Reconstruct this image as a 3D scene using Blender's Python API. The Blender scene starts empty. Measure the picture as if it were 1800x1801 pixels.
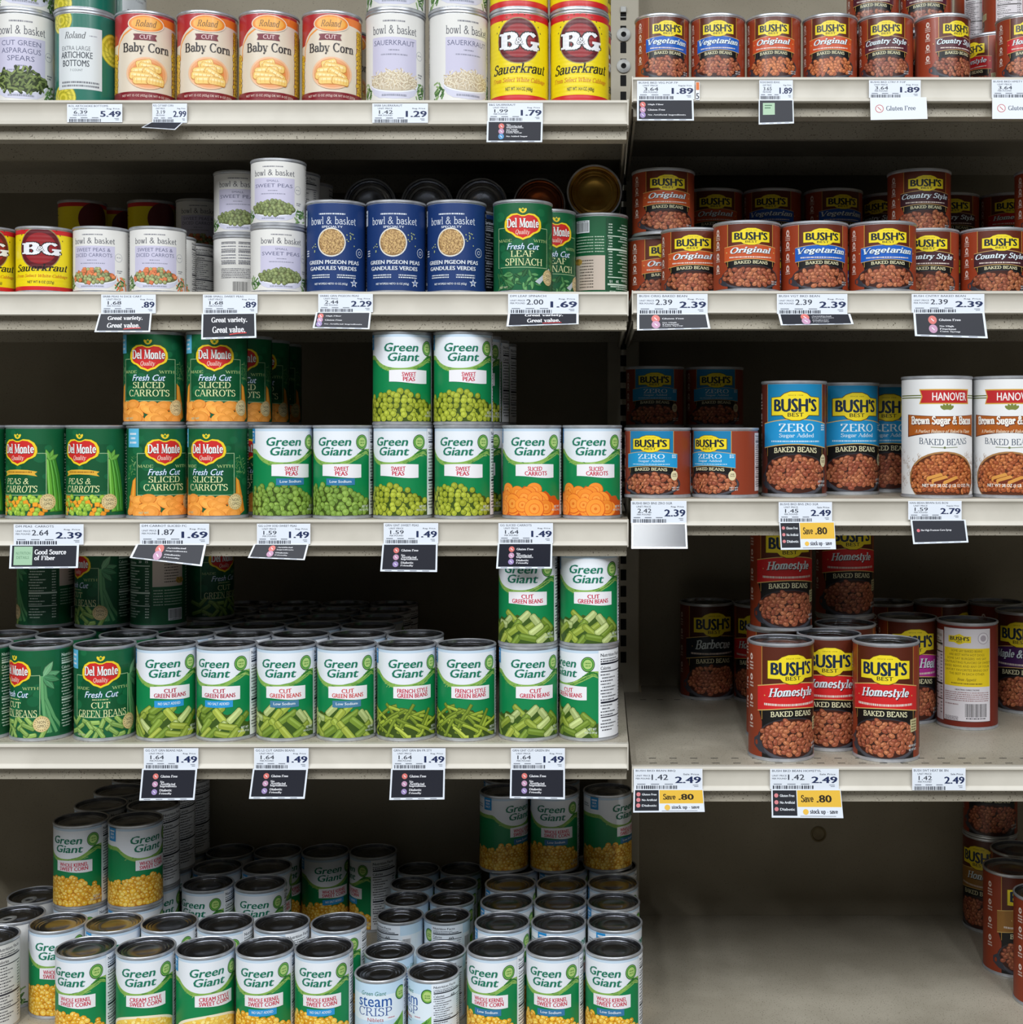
import bpy, bmesh, math, random
from mathutils import Vector, Matrix, geometry

# ------------------------------------------------------------------ camera, world, lights, exposure
SC = bpy.context.scene
COL = SC.collection
EYE = 0.95                      # eye height above the floor (m)
F, PX, PY = 2350.0, 1055.0, 755.0   # focal length and principal point of the cropped photograph, in its 1800 px frame
PI = math.pi

cd = bpy.data.cameras.new('camera'); cam = bpy.data.objects.new('camera', cd); COL.objects.link(cam)
cam.location = (0, 0, EYE); cam.rotation_euler = (PI/2, 0, 0)
cd.sensor_fit = 'HORIZONTAL'; cd.sensor_width = 36.0; cd.lens = 36.0*F/1800.0
cd.shift_x = (900-PX)/1800.0; cd.shift_y = (PY-900.5)/1800.0
cd.clip_start = 0.02; cd.clip_end = 50
SC.camera = cam

w = bpy.data.worlds.new('world'); SC.world = w; w.use_nodes = True
w.node_tree.nodes['Background'].inputs[0].default_value = (0.90, 0.95, 1.0, 1)
w.node_tree.nodes['Background'].inputs[1].default_value = 0.02

def strip_light(x, y0, y1, z, wd, power, col=(0.93, 0.97, 1.0)):
    l = bpy.data.lights.new('aisle_tube', 'AREA'); l.shape = 'RECTANGLE'; l.size = wd; l.size_y = y1-y0
    l.energy = power; l.color = col
    o = bpy.data.objects.new('aisle_tube', l); COL.objects.link(o)
    o.location = (x, (y0+y1)/2, z)
for x in (-3.0, -1.95, -0.9, 0.12, 1.15, 2.2):
    strip_light(x, -2.5, 0.15, EYE+1.95, 0.12, 58)

SC.view_settings.view_transform = 'Standard'; SC.view_settings.look = 'None'
SC.view_settings.gamma = 1.0; SC.view_settings.use_curve_mapping = False
SC.view_settings.exposure = 0.0
SC.cycles.max_bounces = 6; SC.cycles.diffuse_bounces = 2; SC.cycles.use_denoising = True

# ------------------------------------------------------------------ materials
def lin(c):
    return tuple(((v/255.0)/12.92 if v <= 10 else ((v/255.0+0.055)/1.055)**2.4) for v in c)
def mat(name, col=None, rough=0.5, metal=0.0, spec=0.5):
    m = bpy.data.materials.new(name); m.use_nodes = True
    b = m.node_tree.nodes['Principled BSDF']
    if col: b.inputs['Base Color'].default_value = (*lin(col), 1)
    b.inputs['Roughness'].default_value = rough; b.inputs['Metallic'].default_value = metal
    b.inputs['Specular IOR Level'].default_value = spec
    return m
def N(m, t, **k):
    n = m.node_tree.nodes.new(t)
    for a, v in k.items(): setattr(n, a, v)
    return n
def L(m, a, b): m.node_tree.links.new(a, b)
def bsdf(m): return m.node_tree.nodes['Principled BSDF']

def noise_mat(name, c0, c1, scale, rough, lo=.4, hi=.6, bump=0.0, metal=0.0, spec=.5, detail=4, specks=None):
    m = mat(name, c0, rough, metal, spec)
    tc = N(m, 'ShaderNodeTexCoord'); n = N(m, 'ShaderNodeTexNoise'); n.inputs['Scale'].default_value = scale
    n.inputs['Detail'].default_value = detail
    L(m, tc.outputs['Object'], n.inputs['Vector'])
    r = N(m, 'ShaderNodeValToRGB'); e = r.color_ramp.elements
    e[0].position = lo; e[0].color = (*lin(c0), 1); e[1].position = hi; e[1].color = (*lin(c1), 1)
    L(m, n.outputs['Fac'], r.inputs['Fac']); out = r.outputs['Color']
    if specks:
        sc, th, sc_col = specks
        n2 = N(m, 'ShaderNodeTexNoise'); n2.inputs['Scale'].default_value = sc; n2.inputs['Detail'].default_value = 1
        L(m, tc.outputs['Object'], n2.inputs['Vector'])
        r2 = N(m, 'ShaderNodeValToRGB'); e = r2.color_ramp.elements
        e[0].position = th; e[0].color = (0, 0, 0, 1); e[1].position = th+.02; e[1].color = (1, 1, 1, 1)
        L(m, n2.outputs['Fac'], r2.inputs['Fac'])
        mx = N(m, 'ShaderNodeMix', data_type='RGBA'); L(m, r2.outputs['Color'], mx.inputs[0])
        L(m, out, mx.inputs[6]); mx.inputs[7].default_value = (*lin(sc_col), 1); out = mx.outputs[2]
    L(m, out, bsdf(m).inputs['Base Color'])
    if bump:
        b = N(m, 'ShaderNodeBump'); b.inputs['Strength'].default_value = bump; b.inputs['Distance'].default_value = .0005
        L(m, n.outputs['Fac'], b.inputs['Height']); L(m, b.outputs['Normal'], bsdf(m).inputs['Normal'])
    return m
def print_mat(name, rough, spec, ribs=0.0, coat=0.0):
    m = mat(name, None, rough, 0, spec)
    a = N(m, 'ShaderNodeAttribute'); a.attribute_name = 'Col'; L(m, a.outputs['Color'], bsdf(m).inputs['Base Color'])
    bsdf(m).inputs['Coat Weight'].default_value = coat; bsdf(m).inputs['Coat Roughness'].default_value = .12
    if ribs:
        tc = N(m, 'ShaderNodeTexCoord'); wv = N(m, 'ShaderNodeTexWave', wave_type='BANDS', bands_direction='Z')
        wv.inputs['Scale'].default_value = 62; L(m, tc.outputs['Object'], wv.inputs['Vector'])
        b = N(m, 'ShaderNodeBump'); b.inputs['Strength'].default_value = ribs; b.inputs['Distance'].default_value = .0006
        L(m, wv.outputs['Fac'], b.inputs['Height']); L(m, b.outputs['Normal'], bsdf(m).inputs['Normal'])
    return m
M_PRINT = print_mat('printed_paper', .42, .4)
M_GLOSS = print_mat('printed_gloss', .3, .5, 0, .25)
M_RIBBED = print_mat('printed_ribbed', .36, .5, .12, .1)
M_CARD = print_mat('printed_card', .5, .4)
M_SHEEN = print_mat('printed_plastic', .17, .6)
M_TIN = noise_mat('tin_metal', (204, 206, 210), (186, 188, 194), 60, .34, metal=.62)
M_LID = noise_mat('lid_metal', (172, 174, 180), (140, 142, 148), 40, .24, metal=1.0)
M_GOLD = noise_mat('gold_lacquer', (190, 150, 74), (160, 120, 54), 40, .3, metal=1.0)
M_BRONZE = noise_mat('bronze_lacquer', (150, 84, 50), (120, 64, 40), 40, .32, metal=1.0)
M_PAINT = noise_mat('shelf_paint', (206, 200, 188), (196, 190, 178), 14, .42, bump=.05)
M_DECK = noise_mat('deck_paint', (176, 168, 152), (160, 152, 136), 9, .4, bump=.08, specks=(560, .665, (92, 84, 70)))
M_PANEL = noise_mat('panel_paint', (150, 140, 120), (136, 126, 106), 5, .6, bump=.1, specks=(700, .70, (112, 102, 84)))
M_POST = noise_mat('post_paint', (176, 168, 150), (160, 152, 134), 12, .5, bump=.1)
M_BLACK = mat('slot_dark', (8, 8, 8), .9)
M_ZINC = noise_mat('zinc_metal', (166, 166, 162), (144, 144, 142), 80, .5, metal=.4)
M_FLOOR = noise_mat('floor_tile', (150, 146, 138), (132, 128, 120), 3, .35)

# ------------------------------------------------------------------ lettering
def arc(cx, cy, rx, ry, a0, a1, n=9):
    return [(cx+rx*math.cos(math.radians(a0+(a1-a0)*i/n)), cy+ry*math.sin(math.radians(a0+(a1-a0)*i/n))) for i in range(n+1)]
X = .66
SER = {
 'A': (.9, [('t', [(.06,0),(.45,1)]), ('n', [(.45,1),(.84,0)]), ('x', [(.2,.34),(.7,.34)])]),
 'B': (.82, [('n', [(.17,0),(.17,1)]), ('x', [(.17,1),(.42,1)]+arc(.42,.765,.24,.235,90,-90)+[(.17,.53)]), ('x', [(.17,.53),(.44,.53)]+arc(.44,.265,.27,.265,90,-90)+[(.17,0)])]),
 'C': (.84, [('x', arc(.47,.5,.38,.5,42,318,16)), ('t', [(.76,.98),(.76,.72)])]),
 'D': (.92, [('n', [(.17,0),(.17,1)]), ('x', [(.17,1),(.4,1)]+arc(.4,.5,.42,.5,90,-90,12)+[(.17,0)])]),
 'E': (.78, [('n', [(.17,0),(.17,1)]), ('x', [(.17,1),(.66,1),(.66,.82)]), ('x', [(.17,.53),(.54,.53)]), ('x', [(.17,0),(.7,0),(.7,.2)])]),
 'F': (.74, [('n', [(.17,0),(.17,1)]), ('x', [(.17,1),(.66,1),(.66,.82)]), ('x', [(.17,.53),(.54,.53)])]),
 'G': (.92, [('x', arc(.47,.5,.38,.5,45,330,16)), ('n', [(.8,.02),(.8,.42)]), ('x', [(.62,.42),(.9,.42)])]),
 'H': (.96, [('n', [(.17,0),(.17,1)]), ('n', [(.79,0),(.79,1)]), ('x', [(.17,.52),(.79,.52)])]),
 'I': (.36, [('n', [(.18,0),(.18,1)])]),
 'K': (.9, [('n', [(.17,0),(.17,1)]), ('t', [(.2,.42),(.74,1)]), ('n', [(.36,.58),(.8,0)])]),
 'L': (.74, [('n', [(.17,0),(.17,1)]), ('x', [(.17,0),(.68,0),(.68,.22)])]),
 'M': (1.1, [('t', [(.14,0),(.17,1)]), ('x', [(.17,1),(.55,.08)]), ('t', [(.55,.08),(.92,1)]), ('n', [(.95,1),(.95,0)])]),
 'N': (.96, [('t', [(.16,0),(.16,1)]), ('x', [(.16,1),(.8,0)]), ('t', [(.8,0),(.8,1)])]),
 'O': (.94, [('x', arc(.47,.5,.38,.5,0,360,20))]),
 'P': (.78, [('n', [(.17,0),(.17,1)]), ('x', [(.17,1),(.42,1)]+arc(.42,.74,.26,.26,90,-90)+[(.17,.48)])]),
 'Q': (.94, [('x', arc(.47,.5,.38,.5,0,360,20)), ('x', [(.5,.15),(.85,-.2)])]),
 'R': (.88, [('n', [(.17,0),(.17,1)]), ('x', [(.17,1),(.42,1)]+arc(.42,.76,.24,.24,90,-90)+[(.17,.52)]), ('n', [(.46,.5),(.78,0)])]),
 'S': (.66, [('x', arc(.33,.75,.23,.25,35,200,8)+arc(.33,.27,.25,.27,60,-160,10)), ('t', [(.55,.97),(.55,.76)]), ('t', [(.08,.03),(.08,.26)])]),
 'T': (.8, [('n', [(.4,0),(.4,1)]), ('x', [(.06,.8),(.06,1),(.74,1),(.74,.8)])]),
 'U': (.92, [('n', [(.17,1),(.17,.32)]), ('x', [(.17,.34)]+arc(.46,.32,.29,.32,180,360,10)), ('t', [(.75,.32),(.75,1)])]),
 'V': (.86, [('n', [(.06,1),(.44,0)]), ('t', [(.44,0),(.8,1)])]),
 'W': (1.2, [('n', [(.06,1),(.36,0)]), ('t', [(.36,0),(.6,.95)]), ('x', [(.6,.95),(.86,0)]), ('t', [(.86,0),(1.14,1)])]),
 'Z': (.8, [('x', [(.1,.8),(.1,1),(.7,1)]), ('b', [(.68,1),(.1,0)]), ('x', [(.1,0),(.72,0),(.72,.2)])]),
 '0': (.8, [('x', arc(.4,.5,.3,.5,0,360,18)), ('t', [(.14,.05),(.66,.95)])]),
 '8': (.7, [('x', arc(.35,.74,.22,.25,0,360,14)), ('x', arc(.35,.26,.26,.26,0,360,14))]),
 '&': (.95, [('x', [(.88,0),(.3,.62)]+arc(.42,.8,.17,.19,210,-30,10)+[(.3,.5)]+arc(.34,.25,.26,.25,120,300,10)+[(.78,.5)])]),
 'a': (.6, [('x', arc(.29,.47,.2,.19,165,0,8)+[(.49,.12),(.6,.02)]), ('x', [(.49,.38)]+arc(.28,.19,.2,.19,80,280,9)+[(.49,.12)])]),
 'b': (.66, [('a', [(.15,0),(.15,1.05)]), ('x', [(.15,.5)]+arc(.36,.33,.22,.33,120,-180+60,12)+[(.15,.1)])]),
 'c': (.56, [('x', arc(.33,.33,.24,.33,45,315,12))]),
 'd': (.68, [('a', [(.52,0),(.52,1.05)]), ('x', arc(.3,.33,.22,.33,60,300,12)+[(.52,.12)])]),
 'e': (.6, [('x', [(.1,.36),(.52,.36)]+arc(.32,.35,.22,.31,0,320,14))]),
 'f': (.42, [('n', [(.18,0),(.18,.8)]), ('x', arc(.34,.82,.16,.22,180,50,6)), ('x', [(.04,X),(.38,X)])]),
 'g': (.62, [('x', arc(.28,.43,.2,.23,0,360,14)), ('x', [(.48,.6),(.6,.66)]), ('x', [(.2,.22),(.14,.1),(.3,.06)]+arc(.34,-.1,.2,.16,80,-260,12))]),
 'h': (.7, [('a', [(.16,0),(.16,1.05)]), ('x', [(.16,.46)]+arc(.34,.46,.19,.2,150,0,8)), ('n', [(.53,.46),(.53,0)])]),
 'i': (.34, [('a', [(.17,0),(.17,X)]), ('d', [(.17,.9)])]),
 'j': (.34, [('a', [(.17,-.2),(.17,X)]), ('d', [(.17,.9)])]),
 'k': (.68, [('a', [(.16,0),(.16,1.05)]), ('t', [(.18,.28),(.54,X)]), ('n', [(.3,.38),(.6,0)])]),
 'l': (.34, [('a', [(.17,0),(.17,1.05)])]),
 'm': (1.04, [('a', [(.16,0),(.16,X)]), ('x', [(.16,.46)]+arc(.34,.46,.18,.2,150,0,8)), ('n', [(.52,.46),(.52,0)]), ('x', [(.52,.46)]+arc(.7,.46,.18,.2,150,0,8)), ('n', [(.88,.46),(.88,0)])]),
 'n': (.7, [('a', [(.16,0),(.16,X)]), ('x', [(.16,.46)]+arc(.34,.46,.19,.2,150,0,8)), ('n', [(.53,.46),(.53,0)])]),
 'o': (.64, [('x', arc(.32,.33,.24,.33,0,360,16))]),
 'p': (.68, [('a', [(.16,-.28),(.16,X)]), ('x', [(.16,.52)]+arc(.36,.33,.22,.33,120,-120,12)+[(.16,.1)])]),
 'q': (.68, [('n', [(.52,-.28),(.52,X)]), ('x', arc(.3,.33,.22,.33,60,300,12))]),
 'r': (.5, [('a', [(.16,0),(.16,X)]), ('x', [(.16,.44)]+arc(.34,.46,.18,.2,150,50,5)), ('d', [(.43,.56)])]),
 's': (.5, [('x', arc(.25,.49,.15,.17,40,200,7)+arc(.25,.17,.17,.17,55,-160,8))]),
 't': (.42, [('x', [(.17,.86),(.17,.14)]+arc(.28,.12,.11,.12,180,320,5)), ('x', [(.04,X),(.36,X)])]),
 'u': (.7, [('a', [(.15,X),(.15,.2)]), ('x', [(.15,.2)]+arc(.33,.2,.18,.2,180,330,7)), ('a', [(.53,0),(.53,X)])]),
 'v': (.62, [('n', [(.08,X),(.31,0)]), ('t', [(.31,0),(.55,X)])]),
 'w': (.9, [('n', [(.08,X),(.28,0)]), ('t', [(.28,0),(.45,X)]), ('x', [(.45,X),(.63,0)]), ('t', [(.63,0),(.83,X)])]),
 'x': (.62, [('n', [(.08,X),(.54,0)]), ('t', [(.08,0),(.54,X)])]),
 'y': (.62, [('n', [(.08,X),(.31,.02)]), ('t', [(.55,X),(.25,-.2)]), ('d', [(.16,-.22)])]),
 'z': (.54, [('x', [(.08,X),(.46,X)]), ('b', [(.44,X),(.08,0)]), ('x', [(.08,0),(.48,0)])]),
 '.': (.26, [('d', [(.12,.06)])]), "'": (.24, [('x', [(.12,1),(.1,.74)])]), '-': (.44, [('x', [(.06,.34),(.38,.34)])]), ' ': (.34, []),
}
def quad(p, q, wd, ext=0.0):
    dx, dy = q[0]-p[0], q[1]-p[1]; l = math.hypot(dx, dy) or 1e-6
    ux, uy = dx/l, dy/l; nx, ny = -uy*wd/2, ux*wd/2
    p = (p[0]-ux*ext, p[1]-uy*ext); q = (q[0]+ux*ext, q[1]+uy*ext)
    return [(p[0]+nx, p[1]+ny), (p[0]-nx, p[1]-ny), (q[0]-nx, q[1]-ny), (q[0]+nx, q[1]+ny)]
def serif_polys(text, stem=.15, thin=.055, track=.06, serif=.1):
    out = []; x = 0.0
    for ch in text:
        sub = 0
        adv, strokes = SER.get(ch) or SER[' ']
        for kind, pts in strokes:
            P = [(x+a, b) for a, b in pts]
            if kind == 'd':
                r = stem*.62; out.append((sub, [(P[0][0]+r*math.cos(2*PI*i/8), P[0][1]+r*math.sin(2*PI*i/8)) for i in range(8)])); sub += 1; continue
            for n_, (p, q) in enumerate(zip(P, P[1:])):
                dx, dy = q[0]-p[0], q[1]-p[1]; l = math.hypot(dx, dy) or 1e-6
                v = abs(dy)/l
                wd = thin*1.15 if kind == 't' else (stem if kind == 'b' else thin+(stem-thin)*v**1.3)
                out.append((sub+(n_ % 3 if len(P) > 3 else min(n_, 2)), quad(p, q, wd, wd*.18 if len(P) > 2 else 0)))
            sub += min(3, len(P)-1)
            if kind in 'nta' and serif > 0:
                for e, o in ((P[0], P[1]), (P[-1], P[-2])):
                    if abs(o[1]-e[1]) < .7*math.hypot(o[0]-e[0], o[1]-e[1]): continue
                    if min(abs(e[1]-yy) for yy in (0, 1, X, 1.05, -.28)) > .03: continue
                    hw = (stem if kind != 't' else thin)/2
                    l0, r0 = hw+serif, hw+serif
                    if kind == 'a' and e[1] > .3: r0 = 0
                    sgn = 1 if o[1] > e[1] else -1
                    out.append((sub, [(e[0]-l0, e[1]), (e[0]+r0, e[1]), (e[0]+r0, e[1]+sgn*thin), (e[0]-l0, e[1]+sgn*thin)]))
                sub += 1
        x += adv+track
    return out
_tc = {}
def sans_polys(text, bold=0.0):
    k = text
    if k not in _tc:
        c = bpy.data.curves.new('lettering', 'FONT'); c.body = text; c.resolution_u = 2
        o = bpy.data.objects.new('lettering', c)
        me = bpy.data.meshes.new_from_object(o)
        vs = [(v.co.x, v.co.y) for v in me.vertices]
        _tc[k] = [(0, [vs[i] for i in p.vertices]) for p in me.polygons]
        bpy.data.meshes.remove(me); bpy.data.objects.remove(o); bpy.data.curves.remove(c)
    P = _tc[k]
    if bold > 0:                       # heavier strokes: the same letters again, shifted sideways, a layer up
        n = 2 if bold < .03 else 3
        P = [(j, [(x+bold*2.2*j/(n-1), y+(bold*.5*(j % 2))) for x, y in p]) for j in range(n) for _, p in P]
    return P

# ------------------------------------------------------------------ printed artwork: flat polygons laid in thin layers on a surface
def clip(poly, a, b):
    for s, lim in ((1, a), (-1, b)):
        out = []
        for i in range(len(poly)):
            p, q = poly[i-1], poly[i]
            dp, dq = s*(p[0]-lim), s*(q[0]-lim)
            if (dp < 0) != (dq < 0):
                t = dp/(dp-dq); out.append((lim, p[1]+(q[1]-p[1])*t))
            if dq >= 0: out.append(q)
        poly = out
        if len(poly) < 3: return []
    return poly
def is_convex(p):
    s = 0
    for i in range(len(p)):
        a, b, c = p[i-2], p[i-1], p[i]
        z = (b[0]-a[0])*(c[1]-b[1])-(b[1]-a[1])*(c[0]-b[0])
        if abs(z) < 1e-9: continue
        if s and (z > 0) != (s > 0): return False
        s = z
    return True

class Art:
    """x is degrees round the can (0 = middle of the front), y is the fraction of the label height from its top."""
    def __init__(s, R=.0366, H=.1055, step=4e-6, grid=6.0):
        s.R, s.H, s.step, s.grid = R, H, step, grid; s.k = 0; s.f = []; s.asp = (R*PI/180)/H   # dy per degree for equal lengths
    def poly(s, pts, col, same=False):
        if not same: s.k += 1
        if len(pts) > 3 and not is_convex(pts):
            for t in geometry.tessellate_polygon([[Vector((p[0], p[1]*100, 0)) for p in pts]]):
                s.f.append((s.k, [pts[i] for i in t], col))
        else: s.f.append((s.k, list(pts), col))
    def rect(s, x0, x1, y0, y1, col, same=False): s.poly([(x0, y0), (x1, y0), (x1, y1), (x0, y1)], col, same)
    def ell(s, cx, cy, rx, ry, col, n=24, rot=0.0, same=False, a0=0, a1=360):
        """rx in degrees, ry as a multiple of rx in real length when None/scalar ratio"""
        c, sn = math.cos(rot), math.sin(rot); P = []
        m = n if a1-a0 >= 360 else n+1
        for i in range(m):
            a = math.radians(a0+(a1-a0)*i/n); x, y = rx*math.cos(a), rx*ry*math.sin(a)
            P.append((cx+x*c-y*sn, cy+(x*sn+y*c)*s.asp))
        s.poly(P, col, same)
    def bar(s, x, y, l, wd, rot, col, same=False, rnd=False):
        """bar of length l and width wd (degrees of arc) about x, y"""
        c, sn = math.cos(rot), math.sin(rot)
        q = [(-l/2, -wd/2), (l/2, -wd/2), (l/2, wd/2), (-l/2, wd/2)]
        if rnd: q = [(-l/2, -wd*.3), (-l*.42, -wd/2), (l*.42, -wd/2), (l/2, -wd*.3), (l/2, wd*.3), (l*.42, wd/2), (-l*.42, wd/2), (-l/2, wd*.3)]
        s.poly([(x+a*c-b*sn, y+(a*sn+b*c)*s.asp) for a, b in q], col, same)
    def band(s, x0, x1, f0, f1, col, n=16, same=False):
        """strip between the curves y = f0(x) and y = f1(x)"""
        if not same: s.k += 1
        for i in range(n):
            a, b = x0+(x1-x0)*i/n, x0+(x1-x0)*(i+1)/n
            p = [(a, f0(a)), (b, f0(b)), (b, f1(b)), (a, f1(a))]
            s.f.append((s.k, p, col))
    def line(s, pts, wd, col, same=False):
        if not same: s.k += 1
        for n, (p, q) in enumerate(zip(pts, pts[1:])):
            u = quad((p[0], p[1]/s.asp), (q[0], q[1]/s.asp), wd, wd*.2)
            s.f.append((s.k+n % 2, [(a, b*s.asp) for a, b in u], col))
        s.k += 1 if len(pts) > 2 else 0
    def text(s, t, x0, x1, y0, y1, col, font='s', shear=0.0, arch=0.0, bulge=0.0, bold=None, slope=0.0, stem=None, thin=None, same=False, track=.06):
        if font == 's': P = sans_polys(t, bold or 0.0)
        elif font == 'b': P = sans_polys(t, .02 if bold is None else bold)
        elif font == 'r': P = serif_polys(t, stem or .15, thin or .055, track)
        elif font == 'R': P = serif_polys(t, stem or .22, thin or .085, track)
        else: P = serif_polys(t, stem or .12, thin or .1, track, .07)     # slab
        if not P: return
        if shear: P = [(j, [(x+shear*y, y) for x, y in p]) for j, p in P]
        xs = [q[0] for _, p in P for q in p]; ys = [q[1] for _, p in P for q in p]
        ax, bx, ay, by = min(xs), max(xs), min(ys), max(ys)
        s.k += 1; top = 0
        for j, p in P:
            o = []; top = max(top, j)
            for x, y in p:
                u = (x-ax)/(bx-ax or 1); v = (y-ay)/(by-ay or 1); n = 2*u-1
                yy = y1+(y0-y1)*v
                if bulge: yy = (y0+y1)/2+(yy-(y0+y1)/2)*(1+bulge*(1-n*n))
                o.append((x0+(x1-x0)*u, yy-arch*(1-n*n)-slope*u))
            s.f.append((s.k+j, o, col))
        s.k += top
    # -- turning it into a mesh
    def mesh(s, name, ztop, material):
        V, Fc, C = [], [], []
        g = s.grid; st = min(s.step, .72e-3/max(1, max(q[0] for q in s.f)))
        for k, p, col in s.f:
            if min(q[1] for q in p) < 0 or max(q[1] for q in p) > 1:      # trim at the label's edges
                p = [(b, a) for a, b in clip([(b, a) for a, b in p], 0, 1)]
                if not p: continue
            lc = lin(col); xs = [q[0] for q in p]
            i0, i1 = math.floor(min(xs)/g+1e-6), math.ceil(max(xs)/g-1e-6)
            for i in range(i0, max(i1, i0+1)):
                c = clip(p, i*g, (i+1)*g) if i1-i0 > 1 else p
                if len(c) < 3: continue
                ar = sum(c[j-1][0]*c[j][1]-c[j][0]*c[j-1][1] for j in range(len(c)))
                if abs(ar) < 1e-7: continue
                if ar > 0: c = c[::-1]
                r = s.R+k*st; a0, a1 = math.radians(i*g), math.radians((i+1)*g)
                x0, y0, x1, y1 = math.sin(a0), -math.cos(a0), math.sin(a1), -math.cos(a1)
                ids = []
                for (x, y) in c:
                    t = x/g-i
                    ids.append(len(V)); V.append((r*(x0+(x1-x0)*t), r*(y0+(y1-y0)*t), ztop-y*s.H))
                Fc.append(ids); C.append(lc)
        me = bpy.data.meshes.new(name); me.from_pydata(V, [], Fc)
        paint(me, C)
        me.materials.append(material)
        me.polygons.foreach_set('use_smooth', [True]*len(Fc))
        me.normals_split_custom_set_from_vertices([Vector((v[0], v[1], 0)).normalized() for v in V])
        return me
def paint(me, C):
    at = me.color_attributes.new('Col', 'FLOAT_COLOR', 'CORNER'); buf = []
    for p, c in zip(me.polygons, C): buf.extend((c[0], c[1], c[2], 1.0)*p.loop_total)
    at.data.foreach_set('color', buf)

class Card(Art):
    """the same artwork on a flat card: x and y run 0..1 over the four corners, given as 3-D points (top left, top right, bottom right, bottom left)"""
    def __init__(s, corners, step=1.2e-5):
        Art.__init__(s, 1, 1, step); s.c = [Vector(c) for c in corners]
        wd = (s.c[1]-s.c[0]).length; ht = (s.c[3]-s.c[0]).length
        s.asp = wd/ht; s.n = (s.c[1]-s.c[0]).cross(s.c[3]-s.c[0]).normalized()
        if s.n.y > 0: s.n = -s.n
    def at(s, x, y, d):
        a, b, c, e = s.c
        return (a*(1-x)+b*x)*(1-y)+(e*(1-x)+c*x)*y+s.n*d
    def mesh(s, name, origin, material, curl=0.0):
        V, Fc, C = [], [], []; o = Vector(origin); th = .0005
        base = [(0, 0), (1, 0), (1, 1), (0, 1)]
        f = [V.append(s.at(x, y, 0)-o) or len(V)-1 for x, y in base]
        b = [V.append(s.at(x, y, -th)-o) or len(V)-1 for x, y in base]
        wh = lin((236, 238, 244))
        for q in ([f[0], f[3], f[2], f[1]], [b[0], b[1], b[2], b[3]], [f[0], f[1], b[1], b[0]], [f[1], f[2], b[2], b[1]], [f[2], f[3], b[3], b[2]], [f[3], f[0], b[0], b[3]]):
            Fc.append(q); C.append(wh)
        for k, p, col in s.f:
            ar = sum(p[j-1][0]*p[j][1]-p[j][0]*p[j-1][1] for j in range(len(p)))
            if abs(ar) < 1e-9: continue
            if ar > 0: p = p[::-1]
            ids = []
            for x, y in p: ids.append(len(V)); V.append(s.at(x, y, (k+1)*s.step)-o)
            Fc.append(ids); C.append(lin(col))
        me = bpy.data.meshes.new(name); me.from_pydata(V, [], Fc); paint(me, C); me.materials.append(material)
        return me

# ------------------------------------------------------------------ mesh helpers
def obj(name, me, parent=None, loc=None):
    o = bpy.data.objects.new(name, me); COL.objects.link(o)
    if parent: o.parent = parent
    if loc: o.location = loc
    return o
def tag(o, label, cat, group=None):
    o['label'] = label; o['category'] = cat
    if group: o['group'] = group
    return o
def boxes_mesh(name, bl, mats, bevel=0.0):
    """bl: list of (x0,x1,y0,y1,z0,z1[,material index])"""
    bm = bmesh.new()
    for b in bl:
        x0, x1, y0, y1, z0, z1 = b[:6]
        r = bmesh.ops.create_cube(bm, size=1, matrix=Matrix.Translation(((x0+x1)/2, (y0+y1)/2, (z0+z1)/2)) @ Matrix.Diagonal((x1-x0, y1-y0, z1-z0, 1)))
        if len(b) > 6:
            for f in {f for v in r['verts'] for f in v.link_faces}: f.material_index = b[6]
    if bevel:
        bmesh.ops.bevel(bm, geom=list(bm.edges), offset=bevel, segments=2, affect='EDGES', profile=.5)
    me = bpy.data.meshes.new(name); bm.to_mesh(me); bm.free()
    for m in (mats if isinstance(mats, list) else [mats]): me.materials.append(m)
    return me
def lathe(name, prof, m, seg=48, ang=35):
    V, Fc = [], []
    n = len(prof)
    for i in range(seg):
        a = 2*PI*i/seg; c, s = math.cos(a), math.sin(a)
        for r, z in prof: V.append((r*c, r*s, z))
    for i in range(seg):
        j = (i+1) % seg
        for k in range(n-1):
            a, b, c, d = i*n+k, j*n+k, j*n+k+1, i*n+k+1
            if prof[k][0] < 1e-7: Fc.append((a, c, d))
            elif prof[k+1][0] < 1e-7: Fc.append((a, b, d))
            else: Fc.append((a, b, c, d))
    me = bpy.data.meshes.new(name); me.from_pydata(V, [], Fc); me.materials.append(m)
    bm = bmesh.new(); bm.from_mesh(me); bmesh.ops.remove_doubles(bm, verts=bm.verts, dist=1e-7)
    bmesh.ops.recalc_face_normals(bm, faces=bm.faces); bm.to_mesh(me); bm.free()
    me.polygons.foreach_set('use_smooth', [True]*len(me.polygons)); me.set_sharp_from_angle(angle=math.radians(ang))
    return me
def px(x, y, Y):
    """point of the scene at depth Y (mm) that the photograph shows at pixel x, y (metres)"""
    return Vector(((x-PX)*Y/F/1000, Y/1000, EYE+(PY-y)*Y/F/1000))
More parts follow.
